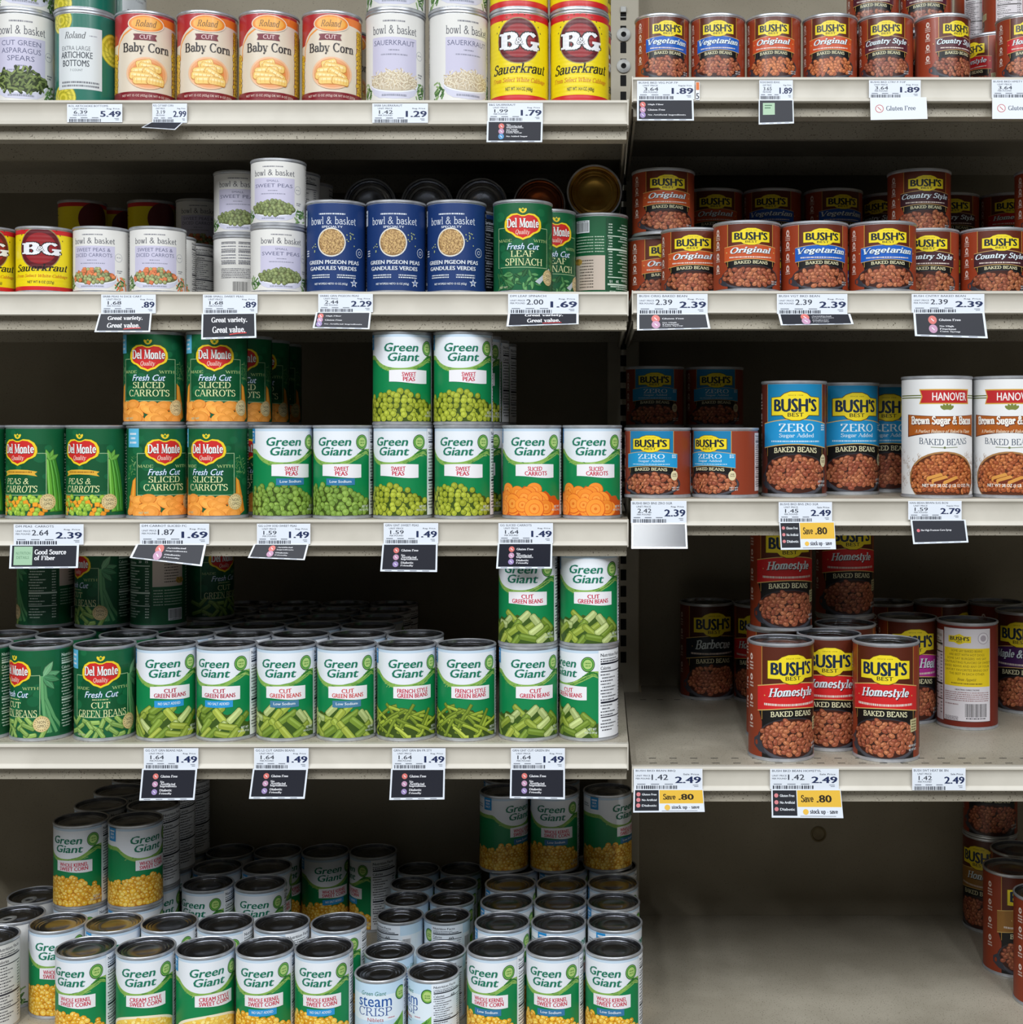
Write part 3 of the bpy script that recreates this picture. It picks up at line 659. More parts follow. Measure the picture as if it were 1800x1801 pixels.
# ---- brown bean can with the yellow plaque
BEAN = (160, 88, 58)
def bush(name, bandc, style, D, H, small=False, bean_col=BEAN, top=None, base=(138, 54, 28)):
    a = Art(*sz(D, H)); a.step = 2.5e-6; k = .74 if small else 1.0
    dk = tuple(v*.52 for v in base)
    a.rect(-180, 180, 0, 1, base)
    a.band(-57*k, 56*k, lambda x: 0, lambda x: .36, top or tuple(v*.62 for v in base), 10)
    a.band(-57*k, 56*k, lambda x: .55, lambda x: 1, (16, 14, 14), 10)
    a.poly([(-66*k, .55), (-40*k, .55), (-40*k, .72), (-57*k, .68)], (16, 14, 14)); a.poly([(66*k, .55), (40*k, .55), (40*k, .72), (57*k, .68)], (16, 14, 14))
    for s in (-57*k, 56*k): a.rect(s-.5, s+.5, 0, .66, (206, 160, 74))
    # pan of beans
    bx = 62*k if not small else 52
    a.ell(0, .835, bx*1.07, .20/(bx*1.07*a.asp), (44, 44, 50), 30); a.ell(0, .835, bx*1.04, .19/(bx*1.04*a.asp), (74, 74, 82), 30); a.ell(0, .82, bx, .175/(bx*a.asp), (60, 24, 14), 30)
    a.poly([(-bx*1.02, .80), (-bx*1.22, .84), (-bx*1.22, .90), (-bx*1.02, .95), (-bx*.8, .97), (-bx*.9, .88)], (56, 56, 64)); a.ell(-bx*1.12, .875, bx*.05, 1.5, base, 10)
    top_ = .655 if not small else .665; bot = .975
    cy, ry = (top_+bot)/2, (bot-top_)/2
    bs = 9.4 if not small else 8.6
    fill(a, -bx, bx, top_, bot, lambda u, v: (u/bx)**2+((v-cy)/ry)**2 < .93, bs, lambda u, v: bean(a, u, v, bs*1.12, bean_col, tuple(q*.42 for q in bean_col)), .28)
    # band
    bw = 66*k; up = lambda x: .345-.02*math.cos(x/bw*PI/2)*2+.02; lo = lambda x: .562-.018*math.cos(x/bw*PI/2)*2+.018
    gold = (214, 176, 104)
    a.band(-bw, bw, lambda x: up(x)-.008, lambda x: lo(x)+.008, gold, 16); a.band(-bw, bw, up, lo, bandc, 16)
    nm = {'Zero': None}.get(name, name); tx = (222, 234, 240)
    if name == 'ZERO':
        a.text('ZERO', -30*k, 34*k, .36, .435, tx, 'r', stem=.16); a.text('Sugar Added', -30*k, 34*k, .45, .495, tx, 'r'); microtext(a, -46*k, 46*k, .515, .014, (190, 220, 240))
        for y in (.37, .39, .41): microtext(a, 52*k, 62*k, y, .012, tx)
    else:
        hw = {8: 42, 9: 44, 10: 50, 13: 56, 7: 40, 5: 30}.get(len(name), 52)*(k if small else 1)
        if small: hw = {8: 37, 10: 45, 13: 46}.get(len(name), 38)
        y0, y1 = (.372, .478) if not small else (.372, .486)
        a.text(name, -hw+1.2, hw+1.2, y0+.008, y1+.008, tuple(v*.4 for v in bandc), 'R', shear=.26, arch=.014)
        a.text(name, -hw, hw, y0, y1, tx, 'R', shear=.26, arch=.014)
        microtext(a, -52*k, 52*k, .508, .020, (226, 210, 200))
        for s in (-1, 1): a.ell(s*(hw+7), .44, 1.3, 1, gold, 6)
    a.text('BAKED BEANS', -40*k, 40*k, .582, .632, (226, 220, 180), 'r', stem=.19, thin=.1, arch=.012)
    # plaque
    s = 45*k; pl = []
    body = [(-s, .125), (-s, .285), (-.52*s, .283), (-.4*s, .31), (-.15*s, .33), (.15*s, .33), (.4*s, .31), (.52*s, .283), (s, .285), (s, .125), (.6*s, .118), (.45*s, .09), (.2*s, .07), (-.2*s, .07), (-.45*s, .09), (-.6*s, .118)]
    a.poly([(x*1.035, .2+(y-.2)*1.05) for x, y in body], (96, 66, 10)); a.poly(body, (238, 214, 38))
    navy = (18, 40, 66) if not small else (20, 34, 44)
    a.text("BUSH'S", -40*k, 40*k, .135, .248, navy, 'b', bold=.045, bulge=.16); a.text('BEST', -14*k, 14*k, .262, .298, (34, 30, 20), 'b', bold=.01)
    a.text('SINCE 1908', -13*k, 13*k, .098, .108, (110, 90, 20), 's')
    if name == 'ZERO' or name == 'Homestyle':
        x = 58*k
        if name == 'ZERO': a.ell(x, .70, 9*k, 1.25, (222, 210, 170), 18); microtext(a, x-5*k, x+5*k, .67, .014, (90, 80, 60)); a.text('TASTE', x-6*k, x+6*k, .695, .72, (80, 60, 40), 'b')
        else:
            a.poly([(47, .655), (65, .648), (65, .76), (48, .77)], (196, 186, 140))
            for i in range(4): microtext(a, 50, 63, .668+.024*i, .013, (90, 80, 50))
    for i in range(2): a.text('NET WT 28 OZ' if not small else 'NET WT', 44*k+(6 if small else 0), 64*k+(6 if small else 0), .88+.035*i, .90+.035*i, (222, 222, 222), 'b')
    # claims column
    cx = -84 if not small else -66
    for i in range(4):
        y = .11+.185*i; a.ell(cx, y, 4.2, 1.4, (226, 206, 196), 14); a.ell(cx+.4, y, 2, 1.2, base, 8)
        for j in range(3 if i == 0 else 2): microtext(a, cx-6, cx+6, y+.045+.028*j, .015, (220, 196, 184))
    # back of the can
    facts(a, 92, 150, (50, 40, 40), (214, 206, 210), .03, .95); a.rect(152, 180, .03, .95, (208, 200, 206)); a.rect(-180, -134, .03, .95, (208, 200, 206))
    for e in (0,):
        u0, u1 = 154, 222
        W = lambda x: x if x <= 180 else x-360
        for (x0, x1, y0, y1, c) in ((u0+2, u1-2, .23, .63, (226, 196, 30)),):
            a.rect(x0, 180, y0, y1, c); a.rect(-180, W(x1), y0, y1, c)
        for i in range(8): microtext(a, u0+6, 179, .255+.034*i, .015, (110, 90, 20)); microtext(a, -179, W(u1-7), .255+.034*i, .015, (110, 90, 20))
        a.rect(u0+6, 180, .075, .165, (230, 206, 40)); a.rect(-180, -172, .075, .165, (230, 206, 40)); a.text("BUSH'S", u0+9, 179, .085, .135, navy, 'b', bold=.03)
        for i in range(5): microtext(a, u0+3, 179, .655+.022*i, .01, (140, 90, 90)); microtext(a, -179, W(u1-3), .655+.022*i, .01, (140, 90, 90))
        for i in range(7): microtext(a, u0+4, 172, .80+.02*i, .009, (90, 80, 90))
        barcode(a, -176, -144, .77, .93, paper=(214, 208, 212))
    return a
def bush_back(D, H):
    """the same can turned so that its back panel is the middle"""
    a = Art(*sz(D, H)); a.step = 2.5e-6
    base = (112, 36, 24); a.rect(-180, 180, 0, 1, base)
    facts(a, -84, -40, (50, 40, 40), (206, 198, 204), .06, .96); a.text('170', -50, -42, .19, .22, (40, 34, 40), 'b')
    a.rect(-38, 58, .02, .95, (214, 208, 212)); a.rect(-36, 57, .22, .60, (228, 198, 30))
    for x0, x1, y0, y1 in ((-38, 58, .02, .026), (-38, 58, .944, .95), (-38, -37.2, .02, .95)): a.rect(x0, x1, y0, y1, (90, 60, 60))
    for i, t in enumerate(('SOME SAY BAKED BEANS', 'ARE BEST WITH HOT DOGS', 'SOME SAY BURGERS. WE SAY', 'CONTRASTING FLAVORS OF SWEET', 'BAKED BEANS AND ANY OF YOUR', 'SAVORY FAVORITES BRING OUT', 'THE BEST IN EACH OTHER')):
        hw = 30+3.2*(len(t)-20)*.7; a.text(t, 10-hw, 10+hw, .235+.038*i, .258+.038*i, (110, 92, 20), 's')
    a.text('Bean Appetit', -8, 28, .515, .55, (90, 70, 20), 'r', shear=.3); microtext(a, -20, 40, .565, .012, (120, 100, 30))
    body = [(-26, .10), (-26, .165), (-14, .165), (-4, .185), (6, .165), (18, .165), (18, .10), (6, .10), (-4, .078), (-14, .10)]
    a.poly(body, (230, 206, 40)); a.text("BUSH'S", -23, 15, .105, .145, (20, 34, 44), 'b', bold=.035); a.text('BEST', -9, 2, .15, .165, (34, 30, 20), 'b')
    a.ell(42, .12, 11, 1, (150, 140, 150), 22); a.ell(42, .12, 10, 1, (222, 216, 220), 22); a.ell(42, .12, 6, 1, (170, 160, 168), 16)
    a.text('HEATING DIRECTIONS', -12, 34, .625, .64, (60, 40, 40), 'b')
    for i in range(5): microtext(a, -34, 54, .655+.02*i, .009, (150, 110, 110))
    for i in range(6): microtext(a, -34, -6, .90+.007*i, .004, (120, 110, 116))
    barcode(a, 4, 52, .755, .93, paper=(216, 210, 214)); microtext(a, -34, -6, .775, .01, (150, 120, 120))
    a.rect(60, 180, .0, 1, base)
    return a
# ---- white can with lavender panel
LAV, SLATE = (202, 198, 220), (96, 98, 128)
def bb(lines, food, D, H, tall=True):
    a = Art(*sz(D, H)); a.step = 2.5e-6
    a.rect(-180, 180, 0, 1, (228, 226, 222))
    for i in range(44):
        s = rng.choice((-1, 1)); x, y = s*rng.uniform(48, 76), rng.uniform(.78, .99)
        c = (230, 130, 80) if food == 'mix' and s > 0 and rng.random() < .5 else rng.choice(((90, 130, 70), (60, 100, 50), (140, 170, 110)))
        a.bar(x, y, rng.uniform(8, 16), 3.4, rng.uniform(-1.4, 1.4), vary(c, 10))
    a.rect(-46, 47, .27, .88, LAV)
    a.text('bowl & basket', -45, 47, .135, .235, (70, 72, 84), 'l', stem=.12, thin=.075); microtext(a, -22, 22, .075, .018, (120, 120, 130))
    y = .305
    for t in lines:
        big = len(t) > 5; hw = min(43, (4.2 if len(t) < 12 else 3.15)*len(t)) if big else 13; h = .06 if big else .035
        a.text(t, -hw, hw, y, y+h, SLATE, 's'); y += h+.028
    microtext(a, -10, 10, y+.02, .014, (130, 130, 150)); microtext(a, -26, 26, y+.07, .016, (140, 140, 160))
    a.ell(56, .45, 9, 1, (170, 172, 180), 20); a.ell(56, .45, 8, 1, (228, 226, 222), 20); microtext(a, 51, 61, .44, .016, (150, 152, 160)); microtext(a, 52, 66, .66, .016, (120, 122, 130)); microtext(a, 52, 62, .69, .016, (120, 122, 130))
    # bowl
    a.poly([(-52, .79), (-49, .86), (-42, .925), (-30, .965), (0, .98), (30, .965), (42, .925), (49, .86), (52, .79)], (208, 208, 226)); a.ell(0, .79, 52, .115/(52*a.asp), (236, 238, 246), 30); a.ell(0, .782, 50, .108/(50*a.asp), (110, 112, 72) if food != 'kraut' else (190, 176, 150), 30)
    ins = lambda u, v: (u/49)**2+((v-.768)/.118)**2 < 1
    if food == 'peas': fill(a, -49, 49, .65, .88, ins, 8, lambda u, v: pea(a, u, v, 8.4, (128, 140, 88), (64, 72, 40)))
    elif food == 'mix':
        def pc(u, v):
            if rng.random() < .42: a.bar(u, v, 9, 8, rng.uniform(-.6, .6), (160, 80, 40), False, True); a.bar(u-.3, v-.5*a.asp, 7.6, 6.4, rng.uniform(-.6, .6), vary((222, 130, 84), 14), False, True)
            else: pea(a, u, v, 8, (150, 156, 104), (84, 84, 52))
        fill(a, -49, 49, .65, .88, ins, 8, pc)
    elif food == 'kraut':
        a.ell(0, .775, 47, .105/(47*a.asp), (206, 192, 168), 26)
        fill(a, -48, 48, .66, .87, ins, 7, lambda u, v: (a.bar(u, v, rng.uniform(8, 15), 1.8, rng.uniform(-1.5, 1.5), vary((196, 176, 146), 12)), a.bar(u+1, v, rng.uniform(8, 15), 1.5, rng.uniform(-1.5, 1.5), vary((232, 222, 200), 8))))
    else:
        fill(a, -48, 48, .64, .88, lambda u, v: (u/47)**2+((v-.77)/.13)**2 < 1, 9, lambda u, v: (a.bar(u, v, rng.uniform(16, 26), 5.6, rng.uniform(-1.3, 1.3), (50, 62, 30), False, True), a.bar(u-.4, v-.5*a.asp, rng.uniform(14, 22), 3.8, rng.uniform(-1.3, 1.3), vary((116, 132, 74), 16), False, True)))
    microtext(a, -24, 24, .925, .022, (150, 152, 170))
    facts(a, 84, 150, (50, 50, 60), (224, 222, 218))
    for i in range(6): microtext(a, -172, -96, .52+.03*i, .012, (110, 110, 120))
    for q in (0, 1):
        x0 = -172+40*q
        for i in range(8): microtext(a, x0, x0+34, .08+.05*i, .014, (90, 92, 110))
        for i in (0, 3, 7): a.rect(x0, x0+34, .06+.05*i, .068+.05*i, (60, 62, 80))
    barcode(a, -146, -112, .73, .95, paper=(228, 226, 222))
    return a
def bb_blue(D, H):
    a = Art(*sz(D, H)); a.step = 2.5e-6; nv = (24, 54, 110); wt = (222, 228, 236)
    a.rect(-180, 180, 0, 1, nv)
    microtext(a, -26, 26, .115, .016, wt); a.text('bowl & basket', -47, 49, .155, .245, wt, 'l', stem=.11, thin=.075); a.text('SPECIALTY', -20, 21, .26, .285, wt, 'b')
    a.ell(-1, .45, 28, 1, (226, 222, 212), 34); a.ell(-1, .45, 25.5, 1, (150, 116, 72), 32)
    fill(a, -27, 25, .29, .61, lambda u, v: ((u+1)/24)**2+((v-.45)/(24*a.asp))**2 < 1, 4.2, lambda u, v: a.ell(u, v, 2.2, .8, vary((196, 160, 108), 20), 7, rng.uniform(0, 3)))
    for i in range(12): a.ell(rng.uniform(28, 46), rng.uniform(.33, .5), 1.5, .8, (170, 180, 130), 7, rng.uniform(0, 3))
    for i in range(7): a.ell(rng.uniform(-44, -32), rng.uniform(.46, .58), 1.5, .8, (170, 180, 130), 7, rng.uniform(0, 3))
    a.ell(58, .56, 9, 1, wt, 20); a.ell(58, .56, 8, 1, nv, 20); a.ell(58, .56, 4, 1, wt, 8); a.ell(58, .56, 3, 1, nv, 8)
    for i in range(3): microtext(a, -64, -54, .53+.028*i, .014, wt)
    a.text('GREEN PIGEON PEAS', -52, 56, .655, .70, wt, 'b', bold=.03); a.text('GANDULES VERDES', -49, 50, .725, .77, wt, 'b', bold=.03)
    for i in range(2): microtext(a, -44, -4, .82+.026*i, .013, wt); microtext(a, 10, 48, .82+.026*i, .013, wt)
    a.text('NET WT/PESO NETO 15 OZ (425g)', -36, 30, .915, .945, wt, 'b')
    st = [(44+(8.5 if i % 2 == 0 else 3.6)*math.sin(i*PI/5), .915-(8.5 if i % 2 == 0 else 3.6)*math.cos(i*PI/5)*a.asp) for i in range(10)]
    a.poly(st, wt); a.poly([(44+(x-44)*.6, .915+(y-.915)*.6) for x, y in st], (90, 112, 160))
    a.rect(-82, -64, .06, .24, (206, 214, 226)); microtext(a, -79, -67, .09, .014, nv); microtext(a, -79, -67, .13, .014, nv)
    facts(a, 82, 160, (200, 206, 216), (20, 24, 30), .05, .95); barcode(a, -170, -140, .6, .9)
    return a
# ---- yellow can with red bands and two big white letters
def bg(D, H, wt):
    a = Art(*sz(D, H)); a.step = 2.5e-6; Yl, Rd = (240, 216, 20), (206, 36, 40)
    a.rect(-180, 180, 0, 1, Yl); a.band(-180, 180, lambda x: 0, lambda x: .075, Rd, 30); a.band(-180, 180, lambda x: .935, lambda x: 1, Rd, 30)
    for c0 in (0, 180):
        P = lambda x: (x+c0) if (x+c0) <= 180 else x+c0-360
        if c0: continue
        a.ell(0, .31, 44, 1.02, (150, 134, 90), 36); a.ell(0, .31, 42, 1.02, (96, 22, 30), 36); a.ell(0, .31, 34, .96, (150, 30, 36), 30)
        for x0, x1, t in ((-40, 1, 'B'), (3, 43, 'G')):
            a.text(t, x0-2.5, x1+2.5, .195, .435, (30, 22, 22), 'R', stem=.46, thin=.2); a.text(t, x0, x1, .21, .42, (236, 236, 240), 'R', stem=.32, thin=.13)
            if t == 'G': a.rect(24, 44, .315, .345, (236, 236, 240)); a.rect(30, 39, .33, .42, (236, 236, 240))
        a.text('&', -7, 10, .275, .365, (20, 16, 16), 'R', stem=.34, thin=.2); a.text('&', -6, 9, .28, .36, (236, 236, 240), 'R', stem=.2, thin=.1)
        for i in range(11): t = math.radians(200+14*i); a.bar(46*1.08*math.cos(t), .31+46*1.12*math.sin(t)*a.asp, 3, 2, t+PI/2, (90, 80, 30))
        a.text('Sauerkraut', -58, 60, .575, .70, (24, 22, 20), 'R', shear=.25, slope=.02, stem=.19)
        a.text('From Select White Cabbage', -58, 60, .735, .80, (206, 96, 40), 'r', shear=.25)
        a.text(wt, -26, 28, .845, .90, (60, 54, 30), 'b')
    facts(a, 80, 140, (40, 36, 20), None, .1, .92); a.text('Sauerkraut', 146, 179, .6, .7, (24, 22, 20), 'R', shear=.25)
    a.ell(-120, .31, 40, 1.02, (96, 22, 30), 30); barcode(a, -110, -80, .6, .9)
    return a
# ---- red and cream corn can
def corn_baby(D=73.8, H=114):
    a = Art(*sz(D, H)); a.step = 2.5e-6; rd = (176, 42, 46); cr = (226, 212, 192)
    a.rect(-180, 180, 0, 1, cr)
    a.band(-180, 66, lambda x: 0, lambda x: .34-.30*max(0, min(1, (x+62)/60))**.6 if x > -62 else .34, rd, 44)
    a.band(6, 180, lambda x: .03 if x < 180 else 0, lambda x: .125+.03*((x-60)/60), (232, 122, 44), 30)
    a.line([(-62, .40), (-58, .33), (-45, .24), (-28, .18), (-8, .15)], 3.4, (236, 150, 66)); a.line([(-62, .52), (-62, .4)], 3.4, (236, 150, 66))
    a.rect(57, 82, .16, .90, (226, 176, 40)); a.rect(56, 58, .16, .9, (150, 60, 40))
    fill(a, 59, 82, .17, .895, lambda u, v: True, 6, lambda u, v: (a.ell(u, v, 3.6, 1.3, (120, 80, 20), 8), a.ell(u, v, 2.9, 1.3, vary((238, 192, 50), 14), 8)))
    a.rect(-82, -64, .45, .90, (226, 176, 40)); fill(a, -82, -65, .46, .895, lambda u, v: True, 6, lambda u, v: (a.ell(u, v, 3.6, 1.3, (120, 80, 20), 8), a.ell(u, v, 2.9, 1.3, vary((238, 192, 50), 14), 8)))
    a.ell(0, .115, 35, .48, (236, 222, 206), 30); a.ell(0, .115, 33, .47, (236, 140, 52), 30); a.ell(0, .115, 28, .44, (242, 172, 70), 28)
    a.text('Roland', -20, 20, .075, .155, (96, 60, 24), 'r', shear=.35)
    a.poly([(-24, .235), (20, .235), (17, .27), (20, .305), (-24, .305), (-21, .27)], (120, 34, 50)); a.text('CUT', -12, 10, .245, .295, (226, 196, 196), 'b')
    a.text('Baby Corn', -46, 46, .335, .47, (38, 34, 40), 'r', stem=.17)
    for r, c in ((40, (240, 190, 150)), (36, (236, 164, 110)), (30, (232, 142, 76))): a.ell(2, .685, r, .78, c, 30)
    for x, y, l, r in ((-4, .58, 30, -.25), (8, .62, 44, .15), (-6, .66, 46, -.12), (12, .70, 40, .5), (-10, .725, 44, .1), (0, .77, 50, -.02), (18, .775, 34, .08)):
        a.bar(x, y, l, 16, r, (196, 130, 50), False, True); a.bar(x, y-.004, l-2, 13.6, r, (244, 204, 116), False, True); a.bar(x, y-.016, l*.8, 4, r, (252, 230, 170), False, True)
        for i in range(5): a.bar(x+(i-2)*l*.17, y+(i-2)*l*.17*math.sin(r)*a.asp*.9, .9, 9, r, (226, 170, 80), i > 0)
    a.band(-180, 180, lambda x: .90, lambda x: 1, (128, 28, 38), 30); a.text('NET WT 15 OZ (425g) DR WT 8 OZ (227g)', -48, 50, .93, .965, (214, 190, 180), 'b')
    a.rect(84, 180, .16, .9, cr); facts(a, 90, 150, (70, 50, 50), None, .2, .88); barcode(a, -170, -130, .5, .85)
    return a
def artichoke(D=73.8, H=114):
    a = Art(*sz(D, H)); a.step = 2.5e-6; tl = (26, 110, 92)
    a.rect(-180, 180, 0, 1, tl); a.rect(-180, -60, 0, 1, (24, 92, 78)); a.rect(-24, -16, 0, 1, (60, 130, 112))
    for cx, cy, r in ((-44, .07, 26), (66, .36, 32), (-38, .97, 28), (150, .2, 30), (150, .8, 30), (-130, .5, 34)):
        a.ell(cx, cy, r, 1, (150, 150, 30), 26)
        for i in range(6): a.ell(cx, cy, r*(.95-.15*i), 1, ((220, 206, 70), (186, 176, 44))[i % 2], 22)
        for i in range(12): t = i*PI/6+.2; a.bar(cx+r*.6*math.cos(t), cy+r*.6*math.sin(t)*a.asp, r*.5, 1, t+.5, (150, 146, 40))
    a.rect(-50, 38, .16, .87, (216, 220, 222))
    a.text('Roland', -34, 8, .21, .29, (50, 54, 60), 'r', shear=.3); microtext(a, 14, 28, .245, .014, (150, 150, 160))
    a.text('EXTRA LARGE', -40, 16, .375, .425, (90, 96, 104), 's'); a.text('ARTICHOKE', -42, 20, .44, .515, (56, 62, 72), 'b'); a.text('BOTTOMS', -38, 14, .535, .61, (56, 62, 72), 'b'); a.text('7 COUNT', -22, 2, .64, .665, (90, 96, 104), 's')
    microtext(a, -40, 32, .78, .022, (110, 112, 120)); microtext(a, -40, 32, .82, .022, (110, 112, 120))
    facts(a, 100, 160, (220, 226, 220), (20, 80, 66), .05, .95)
    return a
def hanover(D, H):
    a = Art(*sz(D, H)); a.step = 2.5e-6
    a.rect(-180, 180, 0, 1, (232, 232, 232))
    for y in (.135, .155): a.rect(-90, 90, y, y+.01, (100, 110, 50))
    a.poly([(-42, .085), (48, .085), (46, .15), (48, .215), (-42, .215), (-38, .15)], (206, 160, 60)); a.poly([(-40, .095), (46, .095), (44, .15), (46, .205), (-40, .205), (-36, .15)], (186, 36, 40))
    a.text('HANOVER', -20, 41, .115, .185, (238, 236, 232), 'b', bold=.015)
    for r in (-.9, -.45, 0, .45, .9): a.ell(4+9*math.sin(r), .262-9*math.cos(r)*a.asp*.5, 2.6, 2, (120, 130, 60), 10, r)
    up = lambda x: .305+.015*math.cos(x/64*PI/2)-.0; lo = lambda x: .50-.035*math.cos(x/64*PI/2)
    a.band(-66, 66, up, lo, (96, 40, 10), 16); a.band(-64, 64, lambda x: up(x)+.005, lambda x: lo(x)-.008, (170, 88, 22), 16)
    a.text('Brown Sugar & Bacon', -57, 58, .322, .417, (90, 36, 10), 'R', stem=.36, thin=.19); a.text('Brown Sugar & Bacon', -58, 57, .318, .41, (242, 238, 230), 'R', stem=.27, thin=.12)
    a.text('A Perfect Balance of Baked In Flavor', -50, 52, .435, .465, (240, 226, 200), 'r', shear=.25)
    a.text('BAKED BEANS', -42, 42, .505, .56, (50, 68, 90), 'r', arch=-.012); a.line([(-22, .588), (0, .594), (22, .588)], 1, (110, 120, 70)); a.ell(0, .592, 2, 1, (110, 120, 70), 8)
    for i in range(90):
        s = rng.choice((-1, 1)); x, y = s*rng.uniform(36, 86), rng.uniform(.62, .96)
        a.line([(x+3*math.cos(t*1.1), y+3*math.sin(t*1.1)*a.asp) for t in range(5)], .5, (186, 160, 140))
    a.ell(0, .86, 61, .235/(61*a.asp), (170, 124, 74), 34); a.ell(0, .865, 58, .225/(58*a.asp), (90, 44, 20), 34)
    fill(a, -58, 58, .645, .985, lambda u, v: (u/56)**2+((v-.865)/.215)**2 < 1, 7.6, lambda u, v: bean(a, u, v, 8.6, (170, 92, 48), (80, 36, 16)), .3)
    for x, y, r in ((-16, .85, -.3), (-8, .87, -.3), (10, .88, -.4)): a.bar(x, y, 26, 9, r, (214, 150, 70), False, True); a.bar(x+2, y+.014, 24, 5, r, (110, 44, 24), False, True)
    a.text('NET WT 28 OZ (1 LB 12 OZ) 794g', -36, 52, .905, .94, (240, 236, 226), 'b')
    facts(a, 96, 160, (70, 60, 60), None, .1, .95)
    return a

# ------------------------------------------------------------------ can bodies
_cm = {}
def can_meshes(D, H):
    if (D, H) not in _cm:
        R, h = D/2000, H/1000
        body = lathe('tin_body', [(0, .002), (R-.006, .002), (R-.004, .0012), (R-.0036, 0), (R-.0006, 0), (R, .0007), (R, .0026), (R-.0012, .0036), (R-.0012, h-.0036), (R, h-.0026), (R, h-.0007), (R-.0006, h), (R-.002, h), (R-.0026, h-.0008)], M_TIN)
        pr = [(R-.0026, h-.0008), (R-.0032, h-.0046), (R-.0052, h-.005), (R-.0066, h-.0038), (R-.009, h-.0038), (R-.010, h-.0046), (R-.013, h-.0042), (R-.014, h-.005), (R*.42, h-.0046), (R*.40, h-.005), (0, h-.0048)]
        _cm[(D, H)] = (body, {m.name: lathe('can_lid', pr, m) for m in (M_LID, M_GOLD, M_BRONZE)})
    return _cm[(D, H)]
def tab_mesh(D, H):
    bm = bmesh.new(); h = H/1000
    for i in range(20):
        pass
    V = []; Fc = []; n = 20
    for i in range(n):
        t = 2*PI*i/n
        for k, zz in ((1.0, 0), (1.0, .0012), (.55, .0012), (.55, 0)):
            V.append((.0085*k*math.cos(t), .012*k*math.sin(t)+.006*(1-k)*0-.012, h-.0042+zz))
    for i in range(n):
        j = (i+1) % n
        for k in range(4): Fc.append((i*4+k, j*4+k, j*4+(k+1) % 4, i*4+(k+1) % 4))
    bm.free(); me = bpy.data.meshes.new('pull_tab'); me.from_pydata(V, [], Fc); me.materials.append(M_ZINC); return me
S_STD, S_8, S_16, S_28, S_11, S_HAN = (73.8, 114), (68.0, 82), (83.4, 86), (82.4, 144), (66, 85), (87, 149)
LOW, NSA = ('Low Sodium', (52, 118, 164)), ('NO SALT ADDED', (44, 150, 212))
